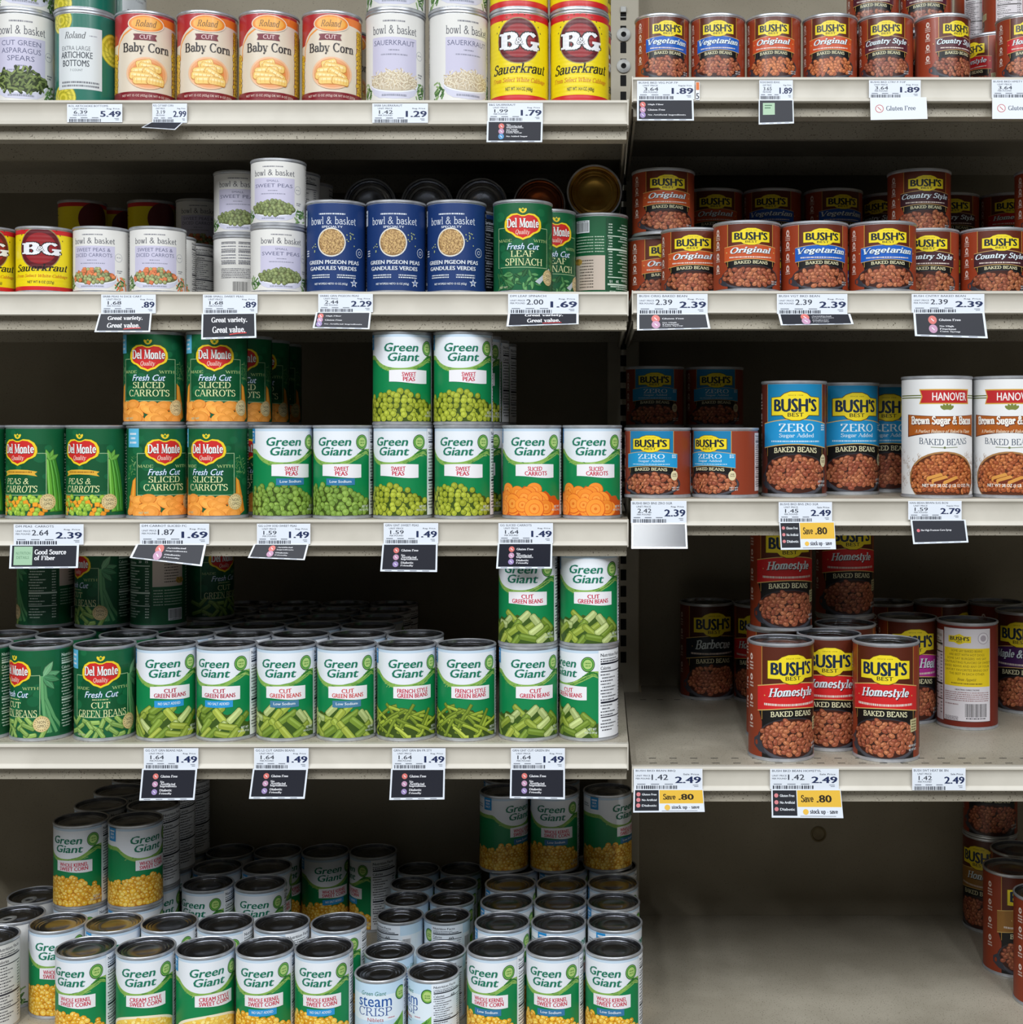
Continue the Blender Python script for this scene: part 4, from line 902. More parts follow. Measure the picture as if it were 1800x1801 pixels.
DES = {   # key: (builder, size, object name, material, lid material)
 'peas': (lambda: gg(['SWEET', 'PEAS'], 'peas'), S_STD, 'sweet_pea_can', M_PRINT, M_LID),
 'peas_low': (lambda: gg(['SWEET', 'PEAS'], 'peas2', LOW), S_STD, 'sweet_pea_can', M_PRINT, M_LID),
 'ggcar': (lambda: gg(['SLICED', 'CARROTS'], 'carrots'), S_STD, 'sliced_carrot_can', M_PRINT, M_LID),
 'cut': (lambda: gg(['CUT', 'GREEN BEANS'], 'beans'), S_STD, 'green_bean_can', M_PRINT, M_LID),
 'cut_nsa': (lambda: gg(['CUT', 'GREEN BEANS'], 'beans', NSA, (176, 40, 66)), S_STD, 'green_bean_can', M_PRINT, M_LID),
 'cut_low': (lambda: gg(['CUT', 'GREEN BEANS'], 'beans', ('Low Sodium', (74, 126, 160)), (204, 72, 72)), S_STD, 'green_bean_can', M_PRINT, M_LID),
 'french': (lambda: gg(['FRENCH STYLE', 'GREEN BEANS'], 'french'), S_STD, 'green_bean_can', M_PRINT, M_LID),
 'corn': (lambda: gg(['WHOLE KERNEL', 'SWEET CORN'], 'corn'), S_STD, 'sweet_corn_can', M_PRINT, M_LID),
 'corn_low': (lambda: gg(['WHOLE KERNEL', 'SWEET CORN'], 'corn', LOW), S_STD, 'sweet_corn_can', M_PRINT, M_LID),
 'corn_nsa': (lambda: gg(['WHOLE KERNEL', 'SWEET CORN'], 'corn', NSA), S_STD, 'sweet_corn_can', M_PRINT, M_LID),
 'cream': (lambda: gg(['CREAM STYLE', 'SWEET CORN'], 'cream'), S_STD, 'sweet_corn_can', M_PRINT, M_LID),
 'crisp': (lambda: crisp(*S_11), S_11, 'sweet_corn_can', M_PRINT, M_LID),
 'dmcar': (lambda: delm('carrots'), S_STD, 'sliced_carrot_can', M_PRINT, M_LID),
 'dmpc': (lambda: delm('peascarrots'), S_STD, 'peas_and_carrots_can', M_PRINT, M_LID),
 'dmgb': (lambda: delm('greenbeans'), S_STD, 'green_bean_can', M_PRINT, M_LID),
 'dmsp': (lambda: delm('spinach'), S_STD, 'spinach_can', M_PRINT, M_GOLD),
 'veg8': (lambda: bush('Vegetarian', (24, 92, 186), 0, *S_8, True, base=(150, 60, 34)), S_8, 'baked_bean_can', M_GLOSS, M_LID),
 'ori8': (lambda: bush('Original', (202, 78, 36), 0, *S_8, True, (182, 100, 56), base=(150, 60, 34)), S_8, 'baked_bean_can', M_GLOSS, M_LID),
 'cty8': (lambda: bush('Country Style', (84, 34, 46), 0, *S_8, True, (150, 84, 58), base=(150, 60, 34)), S_8, 'baked_bean_can', M_GLOSS, M_LID),
 'hom8': (lambda: bush('Homestyle', (196, 34, 40), 0, *S_8, True, base=(150, 60, 34)), S_8, 'baked_bean_can', M_GLOSS, M_LID),
 'veg16': (lambda: bush('Vegetarian', (24, 92, 186), 0, *S_16, True, base=(152, 60, 32)), S_16, 'baked_bean_can', M_PRINT, M_LID),
 'ori16': (lambda: bush('Original', (196, 84, 40), 0, *S_16, True, base=(152, 60, 32)), S_16, 'baked_bean_can', M_PRINT, M_LID),
 'cty16': (lambda: bush('Country Style', (66, 30, 38), 0, *S_16, True, (150, 84, 54), base=(152, 60, 32)), S_16, 'baked_bean_can', M_PRINT, M_LID),
 'hom16': (lambda: bush('Homestyle', (196, 34, 40), 0, *S_16, True, base=(152, 60, 32)), S_16, 'baked_bean_can', M_PRINT, M_LID),
 'zero16': (lambda: bush('ZERO', (32, 150, 206), 0, *S_16, True, top=(22, 122, 170), base=(140, 58, 34)), S_16, 'baked_bean_can', M_PRINT, M_LID),
 'zero28': (lambda: bush('ZERO', (32, 148, 206), 0, *S_28, top=(22, 126, 172), base=(96, 40, 28)), S_28, 'baked_bean_can', M_PRINT, M_LID),
 'hom28': (lambda: bush('Homestyle', (206, 34, 36), 0, *S_28), S_28, 'baked_bean_can', M_PRINT, M_LID),
 'bbq28': (lambda: bush('Barbecue', (24, 34, 48), 0, *S_28, base=(110, 44, 28)), S_28, 'baked_bean_can', M_PRINT, M_LID),
 'heat28': (lambda: bush('Sweet Heat', (186, 48, 146), 0, *S_28), S_28, 'baked_bean_can', M_PRINT, M_LID),
 'maple28': (lambda: bush('Maple & Cured', (72, 36, 92), 0, *S_28), S_28, 'baked_bean_can', M_PRINT, M_LID),
 'honey28': (lambda: bush('Honey', (160, 112, 50), 0, *S_28), S_28, 'baked_bean_can', M_PRINT, M_LID),
 'back28': (lambda: bush_back(*S_28), S_28, 'baked_bean_can', M_PRINT, M_LID),
 'asp': (lambda: bb(['CUT GREEN', 'ASPARAGUS', 'SPEARS'], 'spears', *S_STD), S_STD, 'asparagus_can', M_PRINT, M_LID),
 'kraut': (lambda: bb(['SAUERKRAUT'], 'kraut', *S_STD), S_STD, 'sauerkraut_can', M_PRINT, M_LID),
 'bbgb': (lambda: bb(['CUT', 'GREEN BEANS'], 'spears', *S_STD), S_STD, 'green_bean_can', M_PRINT, M_LID),
 'smallpeas': (lambda: bb(['SMALL', 'SWEET PEAS'], 'peas', *S_8), S_8, 'sweet_pea_can', M_PRINT, M_LID),
 'mix': (lambda: bb(['SWEET PEAS &', 'DICED CARROTS'], 'mix', *S_8), S_8, 'peas_and_carrots_can', M_PRINT, M_LID),
 'pigeon': (lambda: bb_blue(*S_STD), S_STD, 'pigeon_pea_can', M_PRINT, M_LID),
 'bg': (lambda: bg(*S_STD, 'NET WT 14.4 OZ (408g)'), S_STD, 'sauerkraut_can', M_RIBBED, M_LID),
 'bg8': (lambda: bg(*S_8, 'NET WT 8 OZ (227g)'), S_8, 'sauerkraut_can', M_RIBBED, M_LID),
 'baby': (lambda: corn_baby(), S_STD, 'baby_corn_can', M_GLOSS, M_LID),
 'arti': (lambda: artichoke(), S_STD, 'artichoke_can', M_GLOSS, M_LID),
 'han': (lambda: hanover(*S_HAN), S_HAN, 'baked_bean_can', M_PRINT, M_LID),
}
_dm = {}
def design(key):
    if key not in _dm:
        f, s, nm, m, lid = DES[key]; a = f(); _dm[key] = a.mesh('can_label', s[1]/1000-.0042, m)
    return _dm[key]
# ------------------------------------------------------------------ the gondola: floor, back panels, uprights, shelves
mm = .001
L1, L2, L3, L4, BASE = 393.5, 164.0, -109.0, -378.0, -768.0
R1, R2, R3, R4 = 421.0, 165.0, -84.0, -405.0
LIP, BACK = 1600.0, 2112.0
XL, XR = 34.6, 38.6            # facing ends of the left and right shelves (mm)
XLL, XRR = XL-1215, XR+1215
def Z(z): return EYE+z*mm
def B(x0, x1, y0, y1, z0, z1, *m): return (x0*mm, x1*mm, y0*mm, y1*mm, Z(z0), Z(z1), *m)

fl = obj('floor', boxes_mesh('floor', [(-2.6, 2.6, -2.2, 2.3, -.05, 0)], M_FLOOR)); fl['kind'] = 'structure'
for nm, x0, x1 in (('wall_left', XLL, 12), ('wall_right', 62, XRR)):
    o = obj(nm, boxes_mesh(nm, [B(x0, x1, BACK, BACK+18, BASE-182, 900)], M_PANEL)); o['kind'] = 'structure'
    seams = [(-400, -398.6)] if nm == 'wall_left' else [(640, 641.4)]

def upright(xc, label, hooks=True):
    zs, zt = BASE-182, 900; y0, y1 = 2060, BACK+18
    bl = [B(xc-24.5, xc+24.5, y0, y1, zs, zt)]
    me = boxes_mesh('upright_post', bl, M_POST, .002)
    o = tag(obj('upright_post', me), label, 'shelf post')
    z = -360; k = 0; sl = []
    while z < 640:
        sl.append(B(xc-4.6, xc+4.6, y0-.3, y0+.4, z, z+17)); z += 25.4
    obj('slot_row', boxes_mesh('slot_row', sl, M_BLACK, .0006), o)
    for z in (608, 559.5):
        w1 = lathe('washer', [(.0042, 0), (.0094, 0), (.0105, .0012), (.0105, .0026), (.006, .0034), (.0042, .0034), (.0042, 0)], M_ZINC, 28)
        b = obj('washer', w1, o, ((xc+.4)*mm, (y0)*mm, Z(z))); b.rotation_euler = (PI/2, 0, 0)
        h = lathe('bolt', [(0, 0), (.0042, 0), (.0042, .002), (.0018, .002), (.0018, .001), (0, .001)], M_BLACK, 16)
        c = obj('bolt', h, b)
    obj('clip', boxes_mesh('clip', [B(xc-4.4, xc+4.4, y0-4, y0, 642, 651), B(xc-4.4, xc+4.4, y0-2, y0, 634, 636)], M_ZINC, .0006), o)
    return o
upright((XL+XR)/2, 'slotted beige upright post between the left and right shelf bays')

def profile_strip(name, pts, x0, x1, m):
    """extrude an outline (y, z in mm) along x"""
    V = [(x*mm, y*mm, Z(z)) for x in (x0, x1) for y, z in pts]; n = len(pts)
    Fc = [(i, (i+1) % n, n+(i+1) % n, n+i) for i in range(n)]+[tuple(range(n))[::-1], tuple(range(n, 2*n))]
    me = bpy.data.meshes.new(name); me.from_pydata(V, [], Fc); me.materials.append(m)
    bm = bmesh.new(); bm.from_mesh(me); bmesh.ops.recalc_face_normals(bm, faces=bm.faces); bm.to_mesh(me); bm.free()
    me.polygons.foreach_set('use_smooth', [True]*len(me.polygons)); me.set_sharp_from_angle(angle=math.radians(32))
    return me
def shelf(x0, x1, z, label, lip=29.0, slots=False, depth=44):
    nx = (x0, 9) if x0 < 0 else (65, x1)
    bl = [B(x0, x1, LIP+2, 2058, z-1.6, z, 0), B(*nx, 2058, BACK-1, z-1.6, z, 0), B(x0+2, x1-2, LIP+12, LIP+15, z-depth, z-1.6, 0), B(x0+2, x1-2, LIP+15, LIP+36, z-depth, z-depth+2, 0),
          B(x0, x0+2, LIP+14, 2058, z-34, z-1.6, 0), B(x1-2, x1, LIP+14, 2058, z-34, z-1.6, 0), B(x0, x1, 2054, 2058, z-30, z-1.6, 0),
          B(x0, x1, LIP+230, LIP+240, z-24, z-1.6, 0)]
    if slots:
        x = x0+22
        while x < min(x1-10, 620):
            for y in (LIP+20, LIP+44): bl.append(B(x, x+9, y, y+2.2, z-.5, z+.12, 1))
            for y in (2000,): bl.append(B(x, x+9, y, y+2.2, z-.5, z+.12, 1))
            x += 25.4
    o = tag(obj('shelf_deck', boxes_mesh('shelf_deck', bl, [M_DECK, M_BLACK])), label, 'shelf', 'metal gondola shelves')
    P = [(LIP+14, z-.1), (LIP+3, z+.9), (LIP+.6, z+.8), (LIP-.8, z-.4), (LIP-1, z-2.4), (LIP+.4, z-3.6), (LIP+2.4, z-7), (LIP+3.2, z-lip*.5), (LIP+2.2, z-lip+6), (LIP-.4, z-lip+3), (LIP-1, z-lip+1), (LIP+.2, z-lip), (LIP+5, z-lip-.2), (LIP+6, z-lip+2), (LIP+6, z-3), (LIP+14, z-2)]
    r = obj('price_rail', profile_strip('price_rail', P, x0, x1, M_PAINT), o)
    if abs(x1-XL) < 1 or abs(x0-XR) < 1:
        xe = x1 if abs(x1-XL) < 1 else x0; s = -1 if xe == x1 else 1
        a_, b_ = sorted((xe, xe+s*1.4))
        obj('end_cap', profile_strip('end_cap', [(LIP-1.6, z+1.2), (LIP-1.6, z-lip-.6), (LIP+14, z-lip-.6), (LIP+14, z+.6)], a_, b_, M_PAINT), o)
    for xa in (x0+3, x1-6): obj('bracket', boxes_mesh('bracket', [B(xa, xa+3, LIP+60, 2056, z-40, z-2)], M_POST, .0006), o)
    return o
shelf(XLL, XL, L1, 'top shelf of the left bay, under baby corn and sauerkraut cans', 29)
shelf(XLL, XL, L2, 'second shelf of the left bay, under the dark blue cans', 27.5)
shelf(XLL, XL, L3, 'third shelf of the left bay, under sweet peas and carrot cans', 31)
shelf(XLL, XL, L4, 'fourth shelf of the left bay, under the green bean cans', 29)
shelf(XR, XRR, R1, 'top shelf of the right bay, under small brown bean cans', 29)
shelf(XR, XRR, R2, 'second shelf of the right bay, under wide brown bean cans', 26.5)
shelf(XR, XRR, R3, 'third shelf of the right bay, under the sky-blue-banded cans', 32)
shelf(XR, XRR, R4, 'fourth shelf of the right bay, half empty around red-banded cans', 28.5, True)
def base(x0, x1, label):
    nx = (x0, 9) if x0 < 0 else (65, x1)
    bl = [B(x0, x1, LIP+6, 2058, BASE-1.6, BASE, 0), B(*nx, 2058, BACK-1, BASE-1.6, BASE, 0), B(x0, x1, LIP+18, LIP+24, BASE-181.5, BASE-1.6, 0)]
    o = tag(obj('base_deck', boxes_mesh('base_deck', bl, [M_DECK])), label, 'shelf', 'metal gondola shelves')
    P = [(LIP+14, BASE-.1), (LIP+4, BASE+.9), (LIP, BASE-2), (LIP+3, BASE-15), (LIP, BASE-29), (LIP+6, BASE-30), (LIP+7, BASE-3), (LIP+14, BASE-2)]
    obj('price_rail', profile_strip('price_rail', P, x0, x1, M_PAINT), o)
base(XLL, XL, 'bottom deck of the left bay, crowded with corn cans')
base(XR, XRR, 'speckled empty bottom deck of the right bay')
# knock-out hole in the right back panel
h = lathe('round_plug', [(0, 0), (.011, 0), (.0125, .001), (.0105, .0018), (.009, -.0), (0, .0004)], noise_mat('plug_paint', (120, 106, 74), (104, 90, 60), 40, .6), 28)
p = px(1440, 1467, BACK); pl_ = tag(obj('round_plug', h), 'small round brown plug in the back panel above the empty deck', 'plug'); pl_.location = (p.x, BACK*mm, p.z); pl_.rotation_euler = (PI/2, 0, 0)

# ------------------------------------------------------------------ the cans
CANS = []
def C(key, x, Y, z, th, label, group=None, flip=False, tab=False):
    CANS.append(dict(key=key, X=(x-PX)*Y/F, Y=Y, z=z, th=th, label=label, group=group, flip=flip, tab=tab))
FR = 1652
H1, H8, H16, H28, H11 = 114.3, 82.3, 86.3, 144.3, 85.3
# --- left bay, top shelf
g = 'cans on the top left shelf'
C('asp', 44, FR, L1, -8, 'white can of asparagus spears at the far left of the top shelf', g)
C('asp', 41, FR, L1+H1, 4, 'asparagus can cut off by the picture top, on the far left can', g)
C('arti', 151.5, FR, L1, -8, 'teal and yellow can of artichoke bottoms beside the asparagus', g)
C('arti', 150, FR, L1+H1, -14, 'artichoke can cut off by the picture top, on the other artichoke can', g)
C('arti', 206, FR+78, L1+H1, 60, 'artichoke can mostly hidden at the picture top, behind the stacked one', g)
C('arti', 204, FR+78, L1, 40, 'artichoke can hidden behind the front teal one, below its twin', g)
for x, th, w_ in ((257, 0, 'first baby corn can from the left, next to the artichoke can'), (365.5, 0, 'second baby corn can from the left, red with cream panel'), (474, 0, 'third baby corn can from the left, under the shrunk banner'), (584.5, -2, 'fourth baby corn can, right end of the red row beside white cans')):
    C('baby', x, FR, L1, th, w_, g)
C('baby', 603, FR+76, L1, 20, 'baby corn can peeking out behind the fourth red one', g)
C('kraut', 696, FR, L1, -3, 'white sauerkraut can with lavender panel facing straight out', g)
C('kraut', 697, FR, L1+H1, -4, 'white sauerkraut can at the picture top, on the straight-facing one', g)
C('kraut', 807, FR, L1, 20, 'white sauerkraut can turned right, beside the yellow cans', g)
C('kraut', 806, FR, L1+H1, 8, 'white sauerkraut can at the picture top, left of the yellow stack', g)
C('bg', 914, FR, L1, -2, 'yellow sauerkraut can with red bands, left one of the lower two', g)
C('bg', 1020, FR, L1, 1, 'yellow sauerkraut can with red bands at the right end of top shelf', g)
C('bg', 913, FR, L1+H1, 2, 'yellow can cut off by the picture top, left of the two', g)
C('bg', 1019, FR, L1+H1, 0, 'yellow can cut off by the picture top, right of the two', g)
C('bg', 1026, FR+76, L1, 40, 'yellow sauerkraut can hidden behind the one at the shelf end', g)
C('bg', 1026, FR+76, L1+H1, 30, 'yellow sauerkraut can at the picture top, behind the right stack', g)
# --- left bay, second shelf
g = 'cans on the second left shelf'
C('bg8', -21, FR-4, L2, 0, 'short yellow sauerkraut can cut by the left picture edge', g)
C('bg8', 79, FR-4, L2, -10, 'short yellow sauerkraut can with round red badge, whole at far left', g)
C('mix', 179, FR-4, L2, -20, 'short white peas and diced carrots can beside the yellow one', g)
C('mix', 278, FR-4, L2, -7, 'short white peas and diced carrots can, right one of the pair', g)
C('mix', 297, FR+68, L2, -30, 'white peas and carrots can peeking from behind the right one', g)
C('mix', 332, FR+140, L2, -75, 'white can showing its nutrition panel, farther behind peas and carrots', g)
for x, w_ in ((145, 'dim yellow can with bright lid at the back, leftmost'), (204, 'dark yellow can at the back between the two bright-lidded ones'), (267, 'dim yellow can at the back, right one with bright lid')):
    Y = 1940 if x != 204 else 2010
    C('bg8', x, Y, L2+H8, 150, w_, g); C('bg8', x, Y, L2, 150, w_.replace('can', 'support can').replace('dim ', 'lower ').replace('dark ', 'lower '), g)
C('mix', 352, 1930, L2+H8, -5, 'dim white can at the back behind the nutrition-panel can', g); C('mix', 352, 1930, L2, -5, 'lower dim white can at the back, under its twin', g)
C('smallpeas', 489.5, FR-4, L2, 7, 'short small sweet peas can, lower one of the front stack', g)
C('smallpeas', 490, FR-4, L2+H8, -12, 'short small sweet peas can on top of the front stack', g)
C('smallpeas', 425, FR+72, L2, 128, 'short white can showing barcode and nutrition panel, rear left stack', g)
C('smallpeas', 425, FR+72, L2+H8, -6, 'short small sweet peas can on the barcode can, rear left', g)
C('smallpeas', 514.5, FR+74, L2, -85, 'short white can hidden under the one with nutrition facts', g)
C('smallpeas', 515, FR+74, L2+H8, -88, 'short white can with nutrition facts, behind the tall front stack', g)
C('smallpeas', 541, FR+150, L2, -30, 'short white can hidden deep behind the dark blue cans', g)
C('smallpeas', 541, FR+150, L2+H8, -30, 'dim white can deepest behind the stacked small peas', g)
C('pigeon', 592, FR, L2, -9, 'dark blue can of green pigeon peas, left of three', g)
C('pigeon', 697.5, FR, L2, -6, 'dark blue can of green pigeon peas, middle of three', g)
C('pigeon', 803.5, FR, L2, -11, 'dark blue can of green pigeon peas, right of three', g)
C('pigeon', 824, FR+77, L2, -60, 'dark blue can behind the right pigeon peas, nutrition side showing', g)
C('dmsp', 920, FR-2, L2, 0, 'dark green spinach can with gold rim, whole in front', g)
C('dmsp', 985, FR+74, L2, 18, 'dark green spinach can partly hidden right of the whole one', g)
C('dmsp', 1052, FR+100, L2, 168, 'dark green spinach can standing upside down at the shelf end', g, True)
g2 = 'cans lying on their sides on the second left shelf'
for x, w_, lid, k in ((651, 'silver can lying on its side at back, behind the left blue can', 0, 'pigeon'), (751, 'silver can lying on its side at back, behind the middle blue can', 0, 'pigeon'), (847, 'silver can lying on its side at back, behind the right blue can', 0, 'pigeon'), (949, 'dark bronze-ended can lying on its side behind the spinach', 2, 'dmsp'), (1046, 'gold-ended can lying on its side above the upside-down spinach', 1, 'dmsp')):
    Y = 1872 if lid != 1 else 1776
    CANS.append(dict(key=k, X=(x-PX)*Y/F, Y=Y, z=L2+H1, th=30+x, label=w_, group=g2, lying=True, lid=lid))
    C(k, x, Y+36, L2, 40, w_.replace('lying on its side', 'standing under the lying one').replace('at back, ', ''), g)
    if lid != 1: C(k, PX+(x-PX)*(Y+36)/(Y+112), Y+112, L2, 70, 'rear '+w_.replace('lying on its side', 'standing under the lying one').replace('at back, ', ''), g)
# --- left bay, third shelf
g = 'cans on the third left shelf'
C('dmpc', -41, FR, L3, -36, 'green peas and carrots can cut by the left picture edge', g)
C('dmpc', 66, FR, L3, -38, 'green peas and carrots can, left one of the two whole', g)
C('dmpc', 171, FR, L3, -34, 'green peas and carrots can next to the sliced carrot stacks', g)
C('dmcar', 277, FR, L3, 14, 'dark green sliced carrots can, bottom of the left stack', g)
C('dmcar', 384, FR, L3, -23, 'dark green sliced carrots can, bottom of the right stack', g)
C('dmcar', 271.5, FR, L3+H1, -12, 'dark green sliced carrots can, top of the left stack', g)
C('dmcar', 382, FR, L3+H1, -5, 'dark green sliced carrots can, top of the right stack', g)
for i, (x, d) in enumerate(((428, 'just'), (461, 'second'), (484, 'third'))):
    C('dmcar', x, FR+78+76*i, L3+H1, -6, 'dim dark green carrots can %s behind the right stack top' % d, g)
    C('dmcar', x, FR+78+76*i, L3, -6, 'dim dark green carrots can %s behind the right stack, lower level' % d, g)
C('peas_low', 498, FR, L3, 3, 'white and green sweet peas can with blue strip, beside the carrot stacks', g)
C('peas_low', 603.5, FR, L3, -17, 'white and green sweet peas can with blue strip, right one', g)
C('peas', 709, FR, L3, -23, 'white and green sweet peas can, bottom of the left pea stack', g)
C('peas', 816.5, FR, L3, -16, 'white and green sweet peas can, bottom of the right pea stack', g)
C('peas', 708, FR, L3+H1, -1, 'white and green sweet peas can, top of the left pea stack', g)
C('peas', 815, FR, L3+H1, -3, 'white and green sweet peas can, top of the right pea stack', g)
for i, (x, t, d) in enumerate(((831.5, -3, 'just'), (848, -30, 'second'), (863, -30, 'third'))):
    C('peas', x, FR+76*(i+1), L3+H1, t, 'dim white and green can %s behind the right pea stack top' % d, g)
    C('peas', x+(6 if i == 0 else 0), FR+76*(i+1), L3, -12, 'dim white and green can %s behind the right pea stack, lower level' % d, g)
C('ggcar', 936, FR, L3, -8, 'white and green sliced carrots can, left one of two', g)
C('ggcar', 1042, FR, L3, -6, 'white and green sliced carrots can at the shelf end', g)
# --- left bay, fourth shelf
g = 'cans on the fourth left shelf'
C('dmgb', -33, FR, L4, -57, 'dark green cut bean can cut by the left picture edge', g)
C('dmgb', 73, FR, L4, -57, 'dark green cut bean can turned left, showing pods and round stamp', g)
C('dmgb', 185, FR, L4, -8, 'dark green cut bean can facing front with whole red crest', g)
fx = [(295, 'cut_nsa', -8, 'green bean can with bright blue strip, left one'), (400, 'cut_nsa', -29, 'green bean can with bright blue strip, turned left, right one'), (504, 'cut_low', -17, 'green bean can with grey-blue strip, left one'), (609.6, 'cut_low', -12, 'green bean can with grey-blue strip, right one'), (716, 'french', -1, 'french style green bean can, left one'), (820, 'french', -5, 'french style green bean can, right one with nothing stacked beside')]
for x, k, t, w_ in fx: C(k, x, FR, L4, t, 'white and '+w_, g)
C('cut', 930, FR, L4, 0, 'white and green bean can, bottom of the left two-high stack', g)
C('cut', 1036, FR, L4, -58, 'white and green bean can turned to show nutrition facts at shelf end', g)
C('cut', 929, FR, L4+H1, -15, 'white and green bean can, top of the left two-high stack', g)
C('cut', 1037, FR, L4+H1, -6, 'white and green bean can, top of the stack at shelf end', g)
ordn = ['', 'second', 'third', 'fourth', 'fifth', 'sixth']
cols = [(-33, 'dmgb', 2, 'leftmost column of dark green bean cans'), (73, 'dmgb', 3, 'column behind the left-turned dark green bean can'), (185, 'dmgb', 3, 'column behind the crest-facing dark green bean can'),
        (295, 'cut_nsa', 6, 'column behind the left bright-blue-strip bean can'), (400, 'cut_nsa', 6, 'column behind the right bright-blue-strip bean can'), (504, 'cut_low', 6, 'column behind the left grey-blue-strip bean can'), (609.6, 'cut_low', 6, 'column behind the right grey-blue-strip bean can'), (716, 'french', 2, 'column behind the left french style bean can'), (930, 'cut', 2, 'column behind the left bean stack'), (1036, 'cut', 2, 'column behind the shelf-end bean stack')]
for x0, k, n, w_ in cols:
    for i in range(1, n):
        Y = FR+75.6*i
        C(k, PX+(x0-PX)*FR/Y+(5 if x0 == 185 else 0), Y, L4, rng.uniform(-70, 40), 'black-lidded can, %s in the %s' % (ordn[i], w_), g)
for x0, w_ in ((930, 'left'), (1036, 'shelf-end')): C('cut', PX+(x0-PX)*FR/(FR+76), FR+76, L4+H1, -40, 'bean can hidden behind the top of the %s stack' % w_, g)
C('dmgb', 80, FR+151, L4+H1, -130, 'dim green can showing its calorie table, left one at the back', g)
C('dmgb', 184, FR+151, L4+H1, -64, 'dim green bean can with round stamp, middle at the back', g)
C('dmgb', 277, FR+151, L4+H1, -170, 'dim green can with pale recipe panel and barcode, at the back', g)
C('dmgb', 365, FR+227, L4+H1, 40, 'nearly black can at the back, right of the recipe panel can', g)
# --- left bay, bottom deck
g = 'cans on the bottom left deck'
BF = 1690
C('bbgb', -18, 1727, BASE, -74, 'white can with nutrition panel and bean bowl, left picture edge', g, tab=True)
C('bbgb', 30, 1803, BASE, -60, 'ring-lidded white can just behind the left-edge bean can', g, tab=True)
C('bbgb', 62, 1879, BASE, -40, 'ring-lidded white can second behind the left-edge bean can', g, tab=True)
C('corn', 151, BF, BASE, -36, 'whole kernel corn can, first in the front row beside the edge can', g)
C('cream', 257, BF, BASE, -15, 'cream style corn can, left one in the front row', g)
C('cream', 362, BF, BASE, 4, 'cream style corn can, right one in the front row', g)
C('corn_nsa', 467, BF, BASE, -18, 'corn can with bright blue strip, left one in the front row', g)
C('corn_nsa', 570, BF, BASE, -19, 'corn can with bright blue strip, right one beside the pale blue can', g)
C('crisp', 670, BF-4, BASE, -8, 'short pale blue corn can facing front, in the front row', g)
C('crisp', 763, BF-4, BASE, -71, 'short pale blue corn can turned to its nutrition panel, front row', g)
C('corn_low', 872, BF, BASE, -29, 'corn can with deep blue strip, first of three at front right', g)
C('corn_low', 976, BF, BASE, -20, 'corn can with deep blue strip, middle of three at front right', g)
C('corn_low', 1080, BF, BASE, -19, 'corn can with deep blue strip, nearest the empty deck', g)
for x, k, t, w_ in ((102, 'corn', -13, 'corn can standing behind the first front-row corn can, side showing'), (202, 'corn', 20, 'bronze-lidded corn can behind the left cream style can'), (298, 'cream', -20, 'corn can lid behind the right cream style can'), (395, 'corn_nsa', -40, 'corn can lid behind the left bright-blue-strip can'), (496, 'corn_nsa', -70, 'corn can lid behind the right bright-blue-strip can'), (596, 'corn_nsa', -25, 'corn can with green seal behind the short pale blue can')):
    C(k, x, 1775, BASE, t, w_, g)
C('crisp', 685, 1754, BASE, 60, 'short can lid in second row behind the pale blue front can', g)
C('crisp', 776, 1754, BASE, -90, 'short can lid in second row behind the nutrition-panel can', g)
for i, Y in enumerate((1884, 1950, 2016, 2082)):
    C('crisp', (705, 716, 726, 737)[i], Y, BASE, (-150 if i == 0 else 30), 'short pale blue can, left column, %s from the front of the rear block' % ['first', 'second', 'third', 'fourth'][i], g)
    C('crisp', (787, 796, 803, 810)[i], Y, BASE, (-160+52 if i == 0 else 0), 'short pale blue can, right column, %s from the front of the rear block' % ['first', 'second', 'third', 'fourth'][i], g)
for x0, w_ in ((872, 'left'), (976, 'middle'), (1080, 'right')):
    for i in range(1, 6 if x0 < 1000 else 5):
        Y = (0, 1777, 1853, 1929, 2005, 2082)[i]
        C('corn_low', PX+(x0-PX)*BF/Y+(3 if i < 2 else 8 if x0 < 900 else 0), Y, BASE, {1: (6 if x0 < 900 else 44 if x0 < 1000 else 50)}.get(i, rng.uniform(-40, 50)), 'black-lidded corn can, %s in the %s column at right' % (ordn[i], w_), g)
for x, t, w_ in ((887, 40, 'left'), (976, -8, 'middle'), (1069, 48, 'right')):
    C('corn_low', x, 2005, BASE+H1, t, 'corn can standing on the back rows, %s of three' % w_, g)
    if x < 1000: C('corn_low', PX+(x-PX)*2005/2082, 2082, BASE+H1, 0, 'dark lid behind the %s one of the three raised corn cans' % w_, g)
for x0, t, w_ in ((144, -31, 'left'), (239.5, 25, 'right')):
    for i in range(4):
        Y = 1855+75.6*i; x = PX+(x0-PX)*1855/Y
        C('corn', x, Y, BASE+H1, t if i == 0 else -60, ('corn can on the second tier, %s one in front' % w_) if i == 0 else 'dark can on the second tier, %s behind the %s front one' % (['', 'just', 'second', 'third'][i], w_), g)
        C('corn', x, Y, BASE, t-10, 'corn can under the second tier, %s in the %s column' % (['first', 'second', 'third', 'fourth'][i], w_), g)
for x0, t, w_ in ((366, -40, 'left'), (458, -14, 'right')):
    for i in range(3):
        Y = 1927+75.6*i; x = PX+(x0-PX)*1927/Y-(12 if i else 0)
        C('corn', x, Y, BASE, t if i == 0 else 20, 'corn can right of the second tier, %s row of the %s column' % (['front', 'middle', 'rear'][i], w_), g)
C('corn_nsa', 570, 2078, BASE, 9, 'dim corn can with blue strip against the back panel, left one', g)
C('corn_nsa', 656, 2078, BASE, -82, 'dim corn can against the back panel showing nutrition facts', g)
